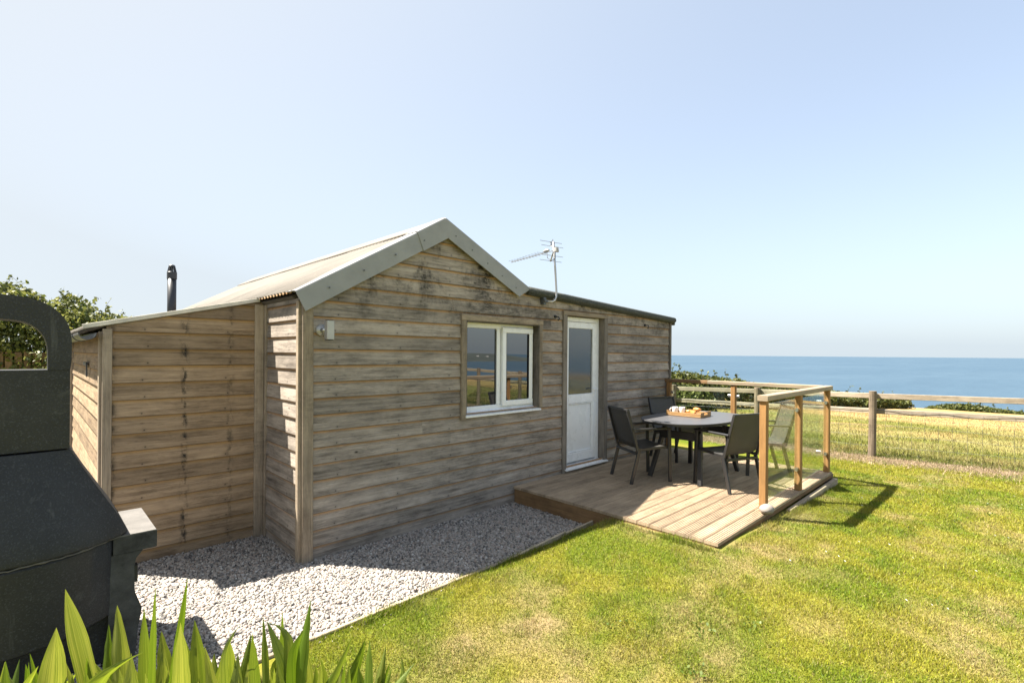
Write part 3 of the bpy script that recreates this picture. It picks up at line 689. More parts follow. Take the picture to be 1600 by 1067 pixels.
for i in range(5):
    corrugated('roof_sheet', (-.06, 0, 2.222), (-1.33, 0, 1.915), LY-.034+i*.912, LY-.034+i*.912+.99, lift=.004+.003*(i % 2), parent=roof)
corrugated('roof_sheet', (1.42, 0, 3.085), (2.74, 0, 2.50), -.03, 6.1, lift=.012, parent=roof, mat='felt')
# rust along the bare eave edge
rb = MB()
for q in np.arange(.02, .80, .0095):
    d = .011*math.sin(2*math.pi*q/.076)
    rb.beam((RE[0]-.003, q, RE[2]+.013+d*.87), (RE[0]-.003, q+.0095, RE[2]+.013+.011*math.sin(2*math.pi*(q+.0095)/.076)*.87), .006, .010, bev=0)
rb.build('rusty_eave_edge', 'rust', roof)
# ridge cap
rc = MB(); rc.prism([(1.16, 2.978), (1.42, 3.130), (1.44, 3.130), (1.70, 3.0), (1.70, 3.012), (1.44, 3.142), (1.42, 3.142), (1.16, 2.990)], fn, .05, 6.1); rc.build('ridge_cap', 'roof', roof)
MB().beam((1.175, .06, 2.966), (1.175, 6.08, 2.966), .012, .022, bev=0).build('ridge_gap_shade', 'felt', roof)  # added dark strip, stands in for the shadow line under the cap edge
# barge flashings
def barge(name, pts, y0, ret, mat='barge'):
    """pts: outer top line and lower line; vertical face with a folded top flange"""
    (a0, a1, b1, b0) = pts; b = MB()
    b.prism([a0, a1, b1, b0], fn, y0, y0+.012)
    d = (Vector((a1[0], 0, a1[1]))-Vector((a0[0], 0, a0[1]))).normalized(); nn = Vector((-d.z, 0, d.x))
    if nn.z < 0: nn = -nn
    P0, P1 = Vector((a0[0], y0, a0[1])), Vector((a1[0], y0, a1[1])); r = .022
    vs = []; prof = []
    for k in range(6):
        t = k/5*math.pi/2; prof.append((r-r*math.cos(t), r*math.sin(t)))
    prof.append((ret, r+.001))
    for P in (P0, P1):
        for (dy, dz) in prof: vs.append(P+Vector((0, dy, 0))+nn*dz)
        for (dy, dz) in reversed(prof): vs.append(P+Vector((0, dy+.004, 0))+nn*(dz-.006))
    n = len(prof)*2; fs = [[i, (i+1) % n, n+(i+1) % n, n+i] for i in range(n)]+[list(range(n))[::-1], [n+i for i in range(n)]]
    b.add(vs, fs); return b.build(name, mat, cabin)
barge('bargeboard', ((-.092, 2.228), (1.10, 2.925), (1.155, 2.772), (-.015, 2.085)), -.075, .20)
barge('bargeboard', ((1.05, 2.905), (1.385, 3.105), (1.425, 2.925), (1.12, 2.745)), -.084, .22)
barge('bargeboard', ((1.386, 3.108), (2.635, 2.515), (2.45, 2.415), (1.426, 2.917)), -.078, .20)
for k in range(9):
    f = (k+.5)/9
    for (ax_, az_, bx_, bz_, yy) in (((-.06, 2.155, 1.36, 2.985, -.0855),) if k % 2 else ((1.46, 2.985, 2.45, 2.485, -.0795),)):
        MB().tube([(ax_+(bx_-ax_)*f, yy+.004, az_+(bz_-az_)*f), (ax_+(bx_-ax_)*f, yy-.003, az_+(bz_-az_)*f)], .007, 8).build('screw', 'gutter', cabin)
# felt roof over the right hand bay
fr = MB()
fr.prism([(2.62, 2.455), (6.20, 2.285), (6.20, 2.365), (6.17, 2.378), (2.62, 2.535)], fn, -.07, 6.05)
fr.build('felt_roof', 'felt', cabin)
fe = MB(); fe.tube([(2.62, -.062, 2.505), (3.4, -.066, 2.470), (4.4, -.062, 2.422), (5.4, -.066, 2.374), (6.20, -.062, 2.335)], .046, 10); fe.build('felt_edge_roll', 'felt', cabin, True)
gt = MB(); gt.tube([(6.235, -.05, 2.285), (6.235, 6.0, 2.285)], .032, 10); gt.build('gutter', 'plastic', cabin, True)
# lean-to verge and gutter
vb = MB(); vb.beam((-1.335, LY-.040, 1.932), (-.075, LY-.040, 2.238), .008, .034, bev=.002); vb.build('verge_trim', 'verge', cabin)
gp = MB(); vs = []; prof = [(.055*math.cos(t), .055*math.sin(t)) for t in np.linspace(math.pi, 2*math.pi, 11)]; prof += [(.049*math.cos(t), .049*math.sin(t)) for t in np.linspace(2*math.pi, math.pi, 11)]
gp.prism([(-1.31+a, 1.885+c) for a, c in prof], fn, LY-.10, 5.4); gp.build('gutter', 'gutter', cabin)
for q in (1.45, 2.6, 3.7):
    gb = MB(); gb.prism([(-1.31+a*1.12, 1.885+c*1.12) for a, c in prof[:11]]+[(-1.31+a*1.0, 1.885+c*1.0) for a, c in prof[10::-1]], fn, q, q+.05); gb.beam((-1.25, q+.025, 1.88), (-1.215, q+.025, 1.88), .05, .03, bev=0); gb.build('gutter_bracket', 'gutter', cabin)
# small hatch on the end wall
hb = MB(); hb.beam((-1.232, 2.10, 1.62), (-1.232, 2.45, 1.62), .012, .03, bev=0); hb.beam((-1.232, 2.10, 1.50), (-1.232, 2.10, 1.62), .012, .03, (0, 1, 0), bev=0); hb.build('door_latch', 'gutter', cabin)

# ---- window
win = MB(); x0, x1, z0, z1 = WIN
for p, q, w, h, u in (((x0+.004, .095, z1-.031), (x1-.004, .095, z1-.031), .06, .06, (0, 0, 1)), ((x0+.004, .095, z0+.031), (x1-.004, .095, z0+.031), .06, .06, (0, 0, 1)),
                      ((x0+.032, .095, z0+.062), (x0+.032, .095, z1-.062), .056, .06, (0, 1, 0)), ((x1-.032, .095, z0+.062), (x1-.032, .095, z1-.062), .056, .06, (0, 1, 0)), ((2.262, .094, z0+.062), (2.262, .094, z1-.062), .058, .06, (0, 1, 0))):
    win.beam(p, q, w, h, u, .006)
wo_ = win.build('window', 'upvc', cabin)
sash = MB()
a0, a1, c0, c1 = 2.298, x1-.038, z0+.040, z1-.040
for p, q, w, h, u in (((a0, .062, c1-.031), (a1, .062, c1-.031), .06, .062, (0, 0, 1)), ((a0, .062, c0+.031), (a1, .062, c0+.031), .06, .062, (0, 0, 1)), ((a0+.031, .0625, c0+.0625), (a0+.031, .0625, c1-.0625), .062, .06, (0, 1, 0)), ((a1-.031, .0625, c0+.0625), (a1-.031, .0625, c1-.0625), .062, .06, (0, 1, 0))):
    sash.beam(p, q, w, h, u, .006)
sash.build('casement', 'upvc', wo_)
MB().box(x0+.058, 2.236, .088, .094, z0+.060, z1-.060).build('pane', 'pane', wo_)
MB().box(a0+.06, a1-.06, .052, .058, c0+.06, c1-.06).build('pane', 'pane', wo_)
sb = MB()
for (p, q, w, h, u) in (((a0+.064, .042, c0+.07), (a0+.064, .042, c1-.07), .010, .012, (0, 1, 0)), ((a1-.066, .042, c0+.07), (a1-.066, .042, c1-.07), .010, .012, (0, 1, 0)), ((2.2335, .078, z0+.07), (2.2335, .078, z1-.07), .008, .010, (0, 1, 0))): sb.beam(p, q, w, h, u, .002)
sb.build('seal', 'seal', wo_)
sl_ = MB(); sl_.prism([(-.060, z0-.018), (.075, z0+.010), (.075, z0-.015), (-.060, z0-.036)], lambda a, c, d: Vector((d, a, c)), x0-.012, x1+.02); sl_.build('sill', 'upvc', wo_)
tr = MB(); tr.beam((x0-.035, -.020, z0-.055), (x0-.035, -.020, z1+.004), .068, .050, (0, 1, 0), .004); tr.build('architrave', 'trim', wo_)
tr = MB(); tr.beam((x1+.033, -.020, z0-.005), (x1+.033, -.020, z1+.004), .060, .050, (0, 1, 0), .004); tr.build('architrave', 'trim', wo_)
tr = MB(); tr.beam((x0-.069, -.021, z1+.039), (x1+.064, -.021, z1+.039), .050, .066, (0, 0, 1), .004); tr.build('architrave', 'trim', wo_)
tr = MB(); tr.beam((x1-.001, .006, z0), (x1-.001, .006, z1), .008, .10, (0, 1, 0), .001); tr.beam((x0+.001, .006, z0), (x0+.001, .006, z1), .008, .10, (0, 1, 0), .001); tr.beam((x0+.006, .006, z1-.001), (x1-.006, .006, z1-.001), .10, .008, (0, 0, 1), .001); tr.build('reveal', 'trim_dark', wo_)
# ---- door
x0, x1, z0, z1 = DOOR
fd = MB()
fd.beam((x0+.034, .09, z0), (x0+.034, .09, z1), .06, .07, (0, 1, 0), .005); fd.beam((x1-.034, .09, z0), (x1-.034, .09, z1), .06, .07, (0, 1, 0), .005); fd.beam((x0+.065, .09, z1-.034), (x1-.065, .09, z1-.034), .07, .06, (0, 0, 1), .005)
door = fd.build('door', 'upvc', cabin)
l0, l1, b0, b1 = x0+.068, x1-.068, z0+.035, z1-.068; zg0, zg1 = 1.205, b1-.085
lf = MB()
lf.beam((l0+.042, .075, b0), (l0+.042, .075, b1), .084, .05, (0, 1, 0), .005); lf.beam((l1-.042, .075, b0), (l1-.042, .075, b1), .084, .05, (0, 1, 0), .005)
lf.beam((l0+.085, .0755, b1-.043), (l1-.085, .0755, b1-.043), .05, .084, (0, 0, 1), .005); lf.beam((l0+.085, .0755, b0+.06), (l1-.085, .0755, b0+.06), .05, .12, (0, 0, 1), .005); lf.beam((l0+.085, .0755, zg0-.06), (l1-.085, .0755, zg0-.06), .05, .12, (0, 0, 1), .005)
lf.build('door_leaf', 'upvc', door)
MB().box(l0+.08, l1-.08, .078, .086, b0+.11, zg0-.11).build('door_panel', 'upvc', door)
pm = MB()
for (p, q, u) in (((l0+.094, .066, b0+.125), (l0+.094, .066, zg0-.125), (0, 1, 0)), ((l1-.094, .066, b0+.125), (l1-.094, .066, zg0-.125), (0, 1, 0)), ((l0+.10, .0665, b0+.130), (l1-.10, .0665, b0+.130), (0, 0, 1)), ((l0+.10, .0665, zg0-.130), (l1-.10, .0665, zg0-.130), (0, 0, 1))): pm.beam(p, q, .018, .018, u, .006)
pm.build('panel_moulding', 'upvc', door)
MB().box(l0+.08, l1-.08, .072, .08, zg0-.004, zg1+.004).build('pane', 'pane_frost', door)
hd = MB(); hd.beam((l1-.042, .046, 1.10), (l1-.042, .046, 1.34), .026, .008, (0, 1, 0), .003); hd.tube([(l1-.042, .042, 1.265), (l1-.042, .010, 1.265), (l1-.13, .006, 1.262)], .009, 8); hd.build('handle', 'upvc', door)
th_ = MB(); th_.prism([(-.075, z0-.012), (.12, z0+.020), (.12, z0-.004), (-.075, z0-.026)], lambda a, c, d: Vector((d, a, c)), x0-.03, x1+.06); th_.build('threshold', 'upvc', door)
for xx, w in ((x0-.036, .070), (x1+.040, .074)):
    MB().beam((xx, -.020, .205), (xx, -.020, z1+.002), w, .052, (0, 1, 0), .004).build('architrave', 'trim_dark', door)
MB().beam((x0-.072, -.021, z1+.030), (x1+.078, -.021, z1+.030), .052, .054, (0, 0, 1), .004).build('architrave', 'trim', door)
rv = MB(); rv.beam((x1-.002, .005, z0+.02), (x1-.002, .005, z1), .008, .10, (0, 1, 0), .001); rv.beam((x0+.002, .005, z0+.02), (x0+.002, .005, z1), .008, .10, (0, 1, 0), .001); rv.build('reveal', 'trim_dark', door)
# ---- flue
fl = thing('stove_flue', 'black metal stove flue pipe with slotted cowl rising above the roof', 'flue', (-.10, 4.75, 1.93))
q = MB(); q.lathe([(.0, 0), (.058, 0), (.058, .93), (.0, .93)], (-.10, 4.75, 1.93), 20); q.build('flue_pipe', 'flue', fl, True)
q = MB(); q.lathe([(.0, .90), (.065, .90), (.065, 1.0), (.060, 1.005), (.0, 1.005)], (-.10, 4.75, 1.93), 20); q.build('cowl_collar', 'flue', fl)
q = MB()
for k in range(10):
    t = 2*math.pi*k/10; c_, s_ = math.cos(t), math.sin(t); q.beam((-.10+.058*c_, 4.75+.058*s_, 2.93), (-.10+.040*c_, 4.75+.040*s_, 3.015), .014, .006, (c_, s_, 0), 0)
q.build('cowl_slots', 'flue', fl)
q = MB(); q.lathe([(.0, 1.08), (.045, 1.08), (.042, 1.10), (.03, 1.112), (.0, 1.114)], (-.10, 4.75, 1.93), 20); q.build('cowl_cap', 'flue', fl)
# ---- wall lamp
wl = thing('wall_lamp', 'small grey up and down lamp on the gable wall near the left corner', 'lamp', (.17, -.03, 1.93))
q = MB(); q.tube([(.135, -.02, 1.935), (.135, -.038, 1.935)], .048, 16); q.build('back_plate', 'lampgrey', wl, True)
q = MB(); q.tube([(.135, -.036, 1.935), (.150, -.085, 1.935)], .018, 10); q.build('arm', 'steel', wl, True)
q = MB(); q.beam((.165, -.115, 1.858), (.165, -.115, 2.012), .062, .062, (0, 1, 0), .004); q.build('lamp_body', 'lampgrey', wl)
q = MB(); q.beam((.165, -.115, 1.850), (.165, -.115, 1.857), .050, .050, (0, 1, 0), .004); q.build('lens', 'plastic', wl)
q = MB(); q.beam((.165, -.115, 2.013), (.165, -.115, 2.018), .050, .050, (0, 1, 0), .004); q.build('lens', 'plastic', wl)
for hx, hz, lab in ((5.32, 2.215, 'small dark downlight hook under the felt eave right of the door'), (3.15, 2.225, 'small dark cup hook on the boards left of the door top')):
    hk = thing('cup_hook', lab, 'hook', (hx, -.03, hz))
    q = MB(); q.tube([(hx, -.02, hz), (hx, -.040, hz)], .020, 12); q.build('base', 'seal', hk)
    q = MB(); q.tube([(hx, -.042, hz), (hx, -.085, hz-.005), (hx, -.10, hz-.03), (hx, -.085, hz-.05), (hx, -.07, hz-.045)], .007, 6); q.build('hook', 'plastic', hk)

# ---- tv aerial
ae = thing('tv_aerial', 'silver television aerial on a bent mast at the felt eave', 'aerial', (2.93, -.12, 2.40))
q = MB(); q.tube([(2.93, -.09, 2.395), (2.985, -.12, 2.395), (3.03, -.12, 2.415), (3.058, -.12, 2.46), (3.064, -.12, 2.53), (3.035, -.12, 2.83), (3.0, -.12, 3.135)], .0135, 8); q.build('mast', 'alu', ae, True)
q = MB(); q.beam((2.90, -.05, 2.355), (2.90, -.05, 2.445), .05, .06, (0, 1, 0), .004); q.beam((2.87, -.07, 2.40), (2.95, -.07, 2.40), .06, .03); q.build('bracket', 'gutter', ae)
BO = Vector((3.008, -.12, 3.03)); BD = Vector((.19, .95, .0)).normalized(); SDv = Vector((.70, -.714, 0)).normalized()   # boom pointing away along the roof, elements across
SDv = BD.cross(Vector((0, 0, 1))).normalized(); UPb = SDv.cross(BD)
q = MB(); q.beam(BO-BD*.10, BO+BD*.97, .009, .009, bev=0); boom = q.build('boom', 'alu', ae)
for i in range(11):
    c_ = BO+BD*(.24+.070*i); L = .080-.002*i; q = MB(); q.beam(c_-SDv*L+UPb*.008, c_+SDv*L+UPb*.008, .0045, .0045, bev=0); q.build('director', 'alu', ae)
    if i % 2 == 0: q = MB(); q.beam(c_-UPb*.01, c_+UPb*.026, .005, .004, bev=0); q.build('director_clip', 'alu', boom)
for s, zz in ((1, (.055, .115)), (-1, (-.06, -.12))):
    q = MB(); q.beam(BO+BD*.0, BO-BD*.03+UPb*zz[1]*1.05+BD*.10, .016, .010, bev=0); q.build('reflector_arm', 'alu', ae)
    for h in zz:
        c_ = BO+BD*(.06*abs(h)/.12)+UPb*h; q = MB(); q.beam(c_-SDv*.17, c_+SDv*.17, .006, .006, bev=0); q.build('reflector_rod', 'alu', ae)
q = MB(); q.tube([BO+BD*.10+UPb*.02, BO+BD*.15+UPb*.025, BO+BD*.21+UPb*.02], [.012, .020, .012], 8); q.build('dipole_box', 'lampgrey', ae, True)
q = MB(); q.tube([BO+BD*.14, BO+BD*.13-UPb*.07, BO+BD*.05-UPb*.12, BO-BD*.03-UPb*.10, BO-BD*.03+UPb*.02], .004, 6); q.tube([BO+UPb*.10, BO+BD*.05+UPb*.15+SDv*.02, BO+BD*.07+UPb*.07], .004, 6); q.build('cable', 'plastic', ae, True)
q = MB(); q.beam(BO-BD*.05-UPb*.02, BO-BD*.05+UPb*.03, .04, .04, bev=.004); q.beam(BO+SDv*.03, BO+SDv*.07, .03, .03); q.build('clamp', 'lampgrey', ae)

# ================================================================== DECK
deck = thing('timber_deck', 'low grooved timber deck laid outside the white door', 'deck', (4.2, -1.2, 0))
DX0, DX1, DY0 = 2.44, 6.08, -2.42
NB = 19; pitch = 2.41/NB; bw = pitch-.006
def deck_mesh(L):
    b = MB(); pr = []; ng = 6
    pr.append((0, -.028)); pr.append((0, -.003)); pr.append((.003, 0))
    for k in range(ng):
        a = .010+(bw-.020)*k/(ng-1); pr += [(a-.0042, 0), (a-.0028, -.0050), (a+.0028, -.0050), (a+.0042, 0)]
    pr += [(bw-.003, 0), (bw, -.003), (bw, -.028)]
    n = len(pr); vs = [(0, y, z) for y, z in pr]+[(L, y, z) for y, z in pr]
    fs = [[i, (i+1) % n, n+(i+1) % n, n+i] for i in range(n)]+[list(range(n))[::-1], [n+i for i in range(n)]]
    us = [[(0, pr[i][0]/bw), (0, pr[(i+1) % n][0]/bw), (L, pr[(i+1) % n][0]/bw), (L, pr[i][0]/bw)] for i in range(n)]+[[(0, p[0]/bw) for p in pr][::-1], [(L, p[0]/bw) for p in pr]]
    b.add(vs, fs, us); return b.mesh('deck_board')
DM = {}
for i in range(NB):
    y = DY0+i*pitch+.003
    js = [] if i % 3 else [3.6+.9*((i*7) % 3)/2]
    if i == 2: js = []
    ends = [DX0]+js+[DX1]
    for a, b in zip(ends[:-1], ends[1:]):
        L = round(b-a-.003, 3)
        if L not in DM: DM[L] = deck_mesh(L); first = True
        else: first = False
        o = link('deck_board', DM[L], 'deck', None, False, first); o.location = (a, y, DZ+random.uniform(-.001, .001)); adopt(o, deck)
MB().beam((DX0+.016, -.03, .086), (DX0+.016, DY0+.03, .086), .024, .168, bev=.004).build('fascia_board', 'fascia', deck)
MB().beam((DX0+.02, -2.4, .147), (DX1-.02, -2.4, .147), .028, .044, bev=.003).build('front_joist', 'fascia', deck)
MB().beam((4.15, -2.448, .062), (DX1+.03, -2.448, .062), .050, .11, bev=.006).build('ground_sleeper', 'trim', deck)
MB().beam((DX1+.016, -2.42, .10), (DX1+.016, -.02, .10), .03, .15, bev=.004).build('fascia_board', 'trim', deck)
for jx in (3.0, 3.9, 4.8, 5.6): MB().beam((jx, -.03, .10), (jx, -2.38, .10), .045, .13, bev=0).build('joist', 'fascia', deck)

# ---- balustrade
bal = thing('glass_balustrade', 'timber and glass balustrade round two sides of the deck', 'balustrade', (5.0, -2.3, DZ))
FP = [(3.645, -2.365), (4.74, -2.375), (6.03, -2.36)]; BP = [(6.035, -1.13), (6.03, -.075)]
for (px, py) in FP+BP: MB().beam((px, py, DZ+.002), (px, py, 1.296), .068, .068, (0, 1, 0), .006).build('post', 'post', bal)
MB().beam((3.595, -2.365, 1.325), (6.09, -2.365, 1.325), .098, .056, bev=.006).build('handrail', 'rail', bal)
MB().beam((6.035, -2.313, 1.3255), (6.035, -.74, 1.3255), .095, .0555, bev=.006).build('handrail', 'rail', bal)
MB().beam((6.035, -.737, 1.3245), (6.035, -.02, 1.3245), .093, .054, bev=.006).build('handrail', 'fascia', bal)
def pane_between(a, b, z0, z1):
    a, b = Vector((*a, 0)), Vector((*b, 0)); d = (b-a).normalized(); p, q = a+d*.052, b-d*.052; n = d.cross(Vector((0, 0, 1)))
    c = (z0+z1)/2; p.z = q.z = c
    g = MB().beam(p, q, .009, z1-z0, bev=.001).build('glass_panel', 'clear', bal)
    for end, sg in ((p, 1), (q, -1)):
        for zz in (z0+.16, z1-.13):
            e = end.copy(); e.z = zz; cm = MB(); cm.beam(e-d*sg*.024, e+d*sg*.030, .030, .044, bev=.008); cm.build('glass_clamp', 'steel', g)
pane_between(FP[0], FP[1], DZ+.09, 1.26); pane_between(FP[1], FP[2], DZ+.09, 1.26)
pane_between((6.035, -2.32), BP[0], DZ+.09, 1.26); pane_between(BP[0], BP[1], DZ+.09, 1.26)

# pebble
import bmesh
def blob(name, loc, sc, mat, seed=0, amp=.10, sub=3):
    bm = bmesh.new(); bmesh.ops.create_icosphere(bm, subdivisions=sub, radius=1)
    r = random.Random(seed); ph = [r.uniform(0, 6) for _ in range(6)]
    for v in bm.verts:
        n = v.co.copy(); k = 1+amp*(math.sin(2.1*n.x+ph[0])+math.sin(2.7*n.y+ph[1])+math.sin(2.3*n.z+ph[2]))*.5
        v.co = Vector((loc[0]+n.x*k*sc[0], loc[1]+n.y*k*sc[1], loc[2]+n.z*k*sc[2]))
    me = bpy.data.meshes.new(name); bm.to_mesh(me); bm.free(); return link(name, me, mat, None, True, False)
pb = blob('pebble', (3.615, -2.365-.005, DZ+.045), (.085, .060, .048), 'stone', 3); pb.location = (-.05, -.05, 0)
tag(pb, 'pale rounded beach pebble on the deck beside the nearest balustrade post', 'pebble')

# ---- chairs
def make_chair():
    t = thing('garden_chair', '', 'chair', (0, 0, 0))
    W = .255
    for s in (-1, 1):
        MB().beam((.245, s*W, 0), (.225, s*W, .640), .022, .042, (1, 0, 0), .003).build('leg', 'chair', t)
        MB().beam((-.285, s*W, 0), (-.175, s*W, .420), .022, .042, (1, 0, 0), .003).build('leg', 'chair', t)
        MB().beam((-.20, s*W, .395), (-.335, s*(W-.005), .880), .022, .036, (1, 0, 0), .003).build('back_post', 'chair', t)
        MB().beam((-.272, s*W, .652), (.250, s*W, .652), .042, .022, (0, 0, 1), .004).build('armrest', 'chair', t)
        MB().beam((-.20, s*(W-.02), .400), (.232, s*(W-.02), .425), .022, .032, (0, 0, 1), .003).build('seat_rail', 'chair', t)
    for (x, z, w, h) in ((.222, .412, .022, .03), (-.215, .362, .022, .03)):
        MB().beam((x, -W+.012, z), (x, W-.012, z), w, h, (0, 0, 1), .003).build('cross_bar', 'chair', t)
    MB().beam((-.333, -W+.0, .884), (-.333, W+.0, .884), .026, .022, (0, 0, 1), .003).build('top_rail', 'chair', t)
    def sling(prof, name):
        b = MB(); vs = []; n = len(prof); nx = 6
        for off in (0, .004):
            for (x, z) in prof:
                for k in range(nx+1):
                    yy = -W+.014+(2*W-.028)*k/nx; sag = .012*(1-(2*k/nx-1)**2); vs.append((x-.3*sag-off*.6, yy, z-sag+off*.8))
        fs = []; us = []
        for l in range(2):
            o = l*n*(nx+1)
            for i in range(n-1):
                for k in range(nx):
                    a = o+i*(nx+1)+k; fs.append([a, a+1, a+nx+2, a+nx+1]); us.append([(k/nx*.5, i*.06), ((k+1)/nx*.5, i*.06), ((k+1)/nx*.5, i*.06+.06), (k/nx*.5, i*.06+.06)])
        b.add(vs, fs, us); return b.build(name, 'sling', t, True, False)
    sling([(.232, .428), (.20, .440), (.10, .432), (0, .424), (-.10, .416), (-.165, .418)], 'seat')
    sling([(-.165, .418), (-.195, .440), (-.217, .50), (-.25, .61), (-.285, .72), (-.315, .82), (-.333, .888)], 'backrest')
    return t
def chair_children(o): return [x for x in SRC if x.parent == o]
chair0 = make_chair(); SRC = list(bpy.data.objects)
CH = [((3.90, -.835), -29, 'charcoal garden chair nearest the white door, left of the table'), ((5.36, -.56), -107, 'charcoal garden chair behind the table, backed against the cabin wall'),
      ((4.31, -1.73), 69, 'charcoal garden chair in front of the table with its back to the lawn'), ((5.36, -1.76), 126, 'charcoal garden chair seen through the front glass panel')]
for i, ((cx, cy), hd_, lab) in enumerate(CH):
    c = chair0 if i == 0 else copy_tree(chair0)
    c.location = (cx, cy, DZ); c.rotation_euler = (0, 0, R_(hd_)); c['label'] = lab; c['group'] = 'garden chairs round the deck table'

# ---- table
TC = (4.62, -1.19); TH = DZ+.735
tb = thing('garden_table', 'charcoal garden table with a rounded grey top and splayed legs', 'table', (*TC, DZ))
def topshape(a, b, n=2.6, k=56, rot=-4):
    pts = []
    for i in range(k):
        t = 2*math.pi*i/k; c_, s_ = math.cos(t), math.sin(t); x = a*math.copysign(abs(c_)**(2/n), c_); y = b*math.copysign(abs(s_)**(2/n), s_); r = R_(rot)
        pts.append((TC[0]+x*math.cos(r)-y*math.sin(r), TC[1]+x*math.sin(r)+y*math.cos(r)))
    return pts
fz = lambda a, b, d: Vector((a, b, d))
MB().prism(topshape(.83, .51), fz, TH-.006, TH+.004).build('table_top', 'tabletop', tb)
MB().prism(topshape(.815, .495), fz, TH-.032, TH-.007).build('top_frame', 'chair', tb)
for sx in (-1, 1):
    for sy in (-1, 1):
        MB().beam((TC[0]+sx*.56, TC[1]+sy*.33, DZ+.002), (TC[0]+sx*.34, TC[1]+sy*.22, TH-.033), .05, .05, (0, 1, 0), .005).build('leg', 'chair', tb)
    MB().beam((TC[0]+sx*.42, TC[1]-.27, TH-.19), (TC[0]+sx*.42, TC[1]+.27, TH-.19), .03, .10, (0, 0, 1), .004).build('cross_brace', 'chair', tb)
MB().beam((TC[0]-.42, TC[1], TH-.12), (TC[0]+.42, TC[1], TH-.12), .04, .12, (0, 0, 1), .004).build('beam', 'chair', tb)
# ---- breakfast tray
TT = TH+.006; TR = (4.70, -1.06); ta = R_(-88)
tray = thing('serving_tray', 'light wooden serving tray with cut out handles on the table', 'tray', (*TR, TT))
tu = Vector((math.cos(ta), math.sin(ta), 0)); tv = Vector((-math.sin(ta), math.cos(ta), 0)); to = Vector((*TR, TT)); TL, TW = .235, .165
P = lambda a, b, z: to+tu*a+tv*b+Vector((0, 0, z))
MB().beam(P(-TL, 0, .006), P(TL, 0, .006), 2*TW, .010, bev=.002).build('tray_base', 'tray', tray)
for s in (-1, 1): MB().beam(P(-TL, s*TW, .026), P(TL, s*TW, .026), .010, .048, bev=.002).build('tray_side', 'tray', tray)
for s in (-1, 1):
    e = MB(); a = s*(TL-.004)
    e.beam(P(a, -TW+.006, .020), P(a, TW-.006, .020), .011, .022, bev=.002); e.beam(P(a, -TW+.006, .060), P(a, TW-.006, .060), .011, .014, bev=.003)
    e.beam(P(a, -TW+.006, .042), P(a, -.055, .042), .0105, .0225, bev=0); e.beam(P(a, .055, .042), P(a, TW-.006, .042), .0105, .0225, bev=0); e.build('tray_end', 'tray', tray)
def mug(loc, rz, lab):
    t = thing('mug', lab, 'mug', loc, 'white mugs on the tray')
    b = MB(); b.lathe([(0, .0), (.034, .0), (.037, .004), (.040, .09), (.0385, .094), (.036, .092), (.034, .01), (0, .008)], loc, 24); b.build('cup', 'mug', t, True)
    d = Vector((math.cos(rz), math.sin(rz), 0)); l = Vector(loc)
    MB().tube([l+d*.037+Vector((0, 0, .076)), l+d*.058+Vector((0, 0, .078)), l+d*.068+Vector((0, 0, .058)), l+d*.062+Vector((0, 0, .034)), l+d*.037+Vector((0, 0, .022))], .0055, 8).build('handle', 'mug', t, True)
mug(tuple(P(-.165, -.05, .012)), R_(128), 'white mug with its handle turned to the cabin')
mug(tuple(P(-.085, -.01, .012)), R_(60), 'white mug standing between the other mug and the croissants')
pl = MB(); pl.lathe([(0, .004), (.06, .003), (.088, .012), (.090, .014), (.086, .014), (.06, .006), (0, .006)], tuple(P(.075, 0, .010)), 28); tag(pl.build('plate', 'mug', None, True), 'white plate under the croissants on the tray', 'plate')
def croissant(c, rz, tilt, lab):
    pts = []; rs = []; n = 25
    for i in range(n):
        s = i/(n-1)*2-1; a = s*1.15; q = Vector((.062*math.sin(a), .05*(1-math.cos(a)), 0)); q = Matrix.Rotation(rz, 3, 'Z') @ Matrix.Rotation(tilt, 3, 'X') @ q
        pts.append(Vector(c)+q); rs.append(max(.004, .026*(1-abs(s)**2.2)*(1+.10*abs(math.sin(s*9)))+.004))
    tag(MB().tube(pts, rs, 12).build('croissant', 'crois', None, True), lab, 'croissant', 'croissants on the tray')
croissant(P(.01, .02, .048), ta+.5, .2, 'golden croissant lying nearest the mugs')
croissant(P(.085, -.03, .044), ta+2.4, .1, 'golden croissant lying nearest the front edge of the tray')
croissant(P(.095, .03, .082), ta-.35, .3, 'golden croissant piled on top of the others')

# ================================================================== lawn edging, fence
ed = thing('lawn_edging', 'thin pale timber edging between the gravel and the lawn', 'edging', (1.0, -1.18, 0))
ex = [(-1.0, -1.19), (-.39, -1.185), (.45, -1.172), (1.25, -1.178), (2.0, -1.165), (2.43, -1.16)]
for a, b in zip(ex[:-1], ex[1:]):
    rz0, rz1 = (.035 if a[0] < 1.6 else .06), (.035 if b[0] < 1.6 else .075)
    MB().beam((a[0]+.002, a[1], rz0-.03), (b[0]-.002, b[1], rz1-.03), .024, .075, bev=.004).build('edging_board', 'edging', ed)
fence = thing('post_and_rail_fence', 'weathered post and rail fence with wire netting along the field', 'fence', (8.72, -3, 0))
FX = 8.72; fzt = lambda y: 1.045-.021*(y-1.3); gz0 = lambda y: float(ground_z(np.array([FX]), np.array([y]))[0])
ys = [-13.2, -11.4, -9.6, -7.8, -6.0, -4.5, -2.41, -.55, 1.25, 3.0]
for y in ys:
    lean_ = random.uniform(-.008, .008); n = 14; prof = []
    b = MB(); b.tube([(FX, y, gz0(y)-.05), (FX+.002, y+lean_, .5), (FX, y+lean_*1.4, fzt(y)+.035)], [.060, .057, .056], 12); b.build('post', 'fence_post', fence, False)
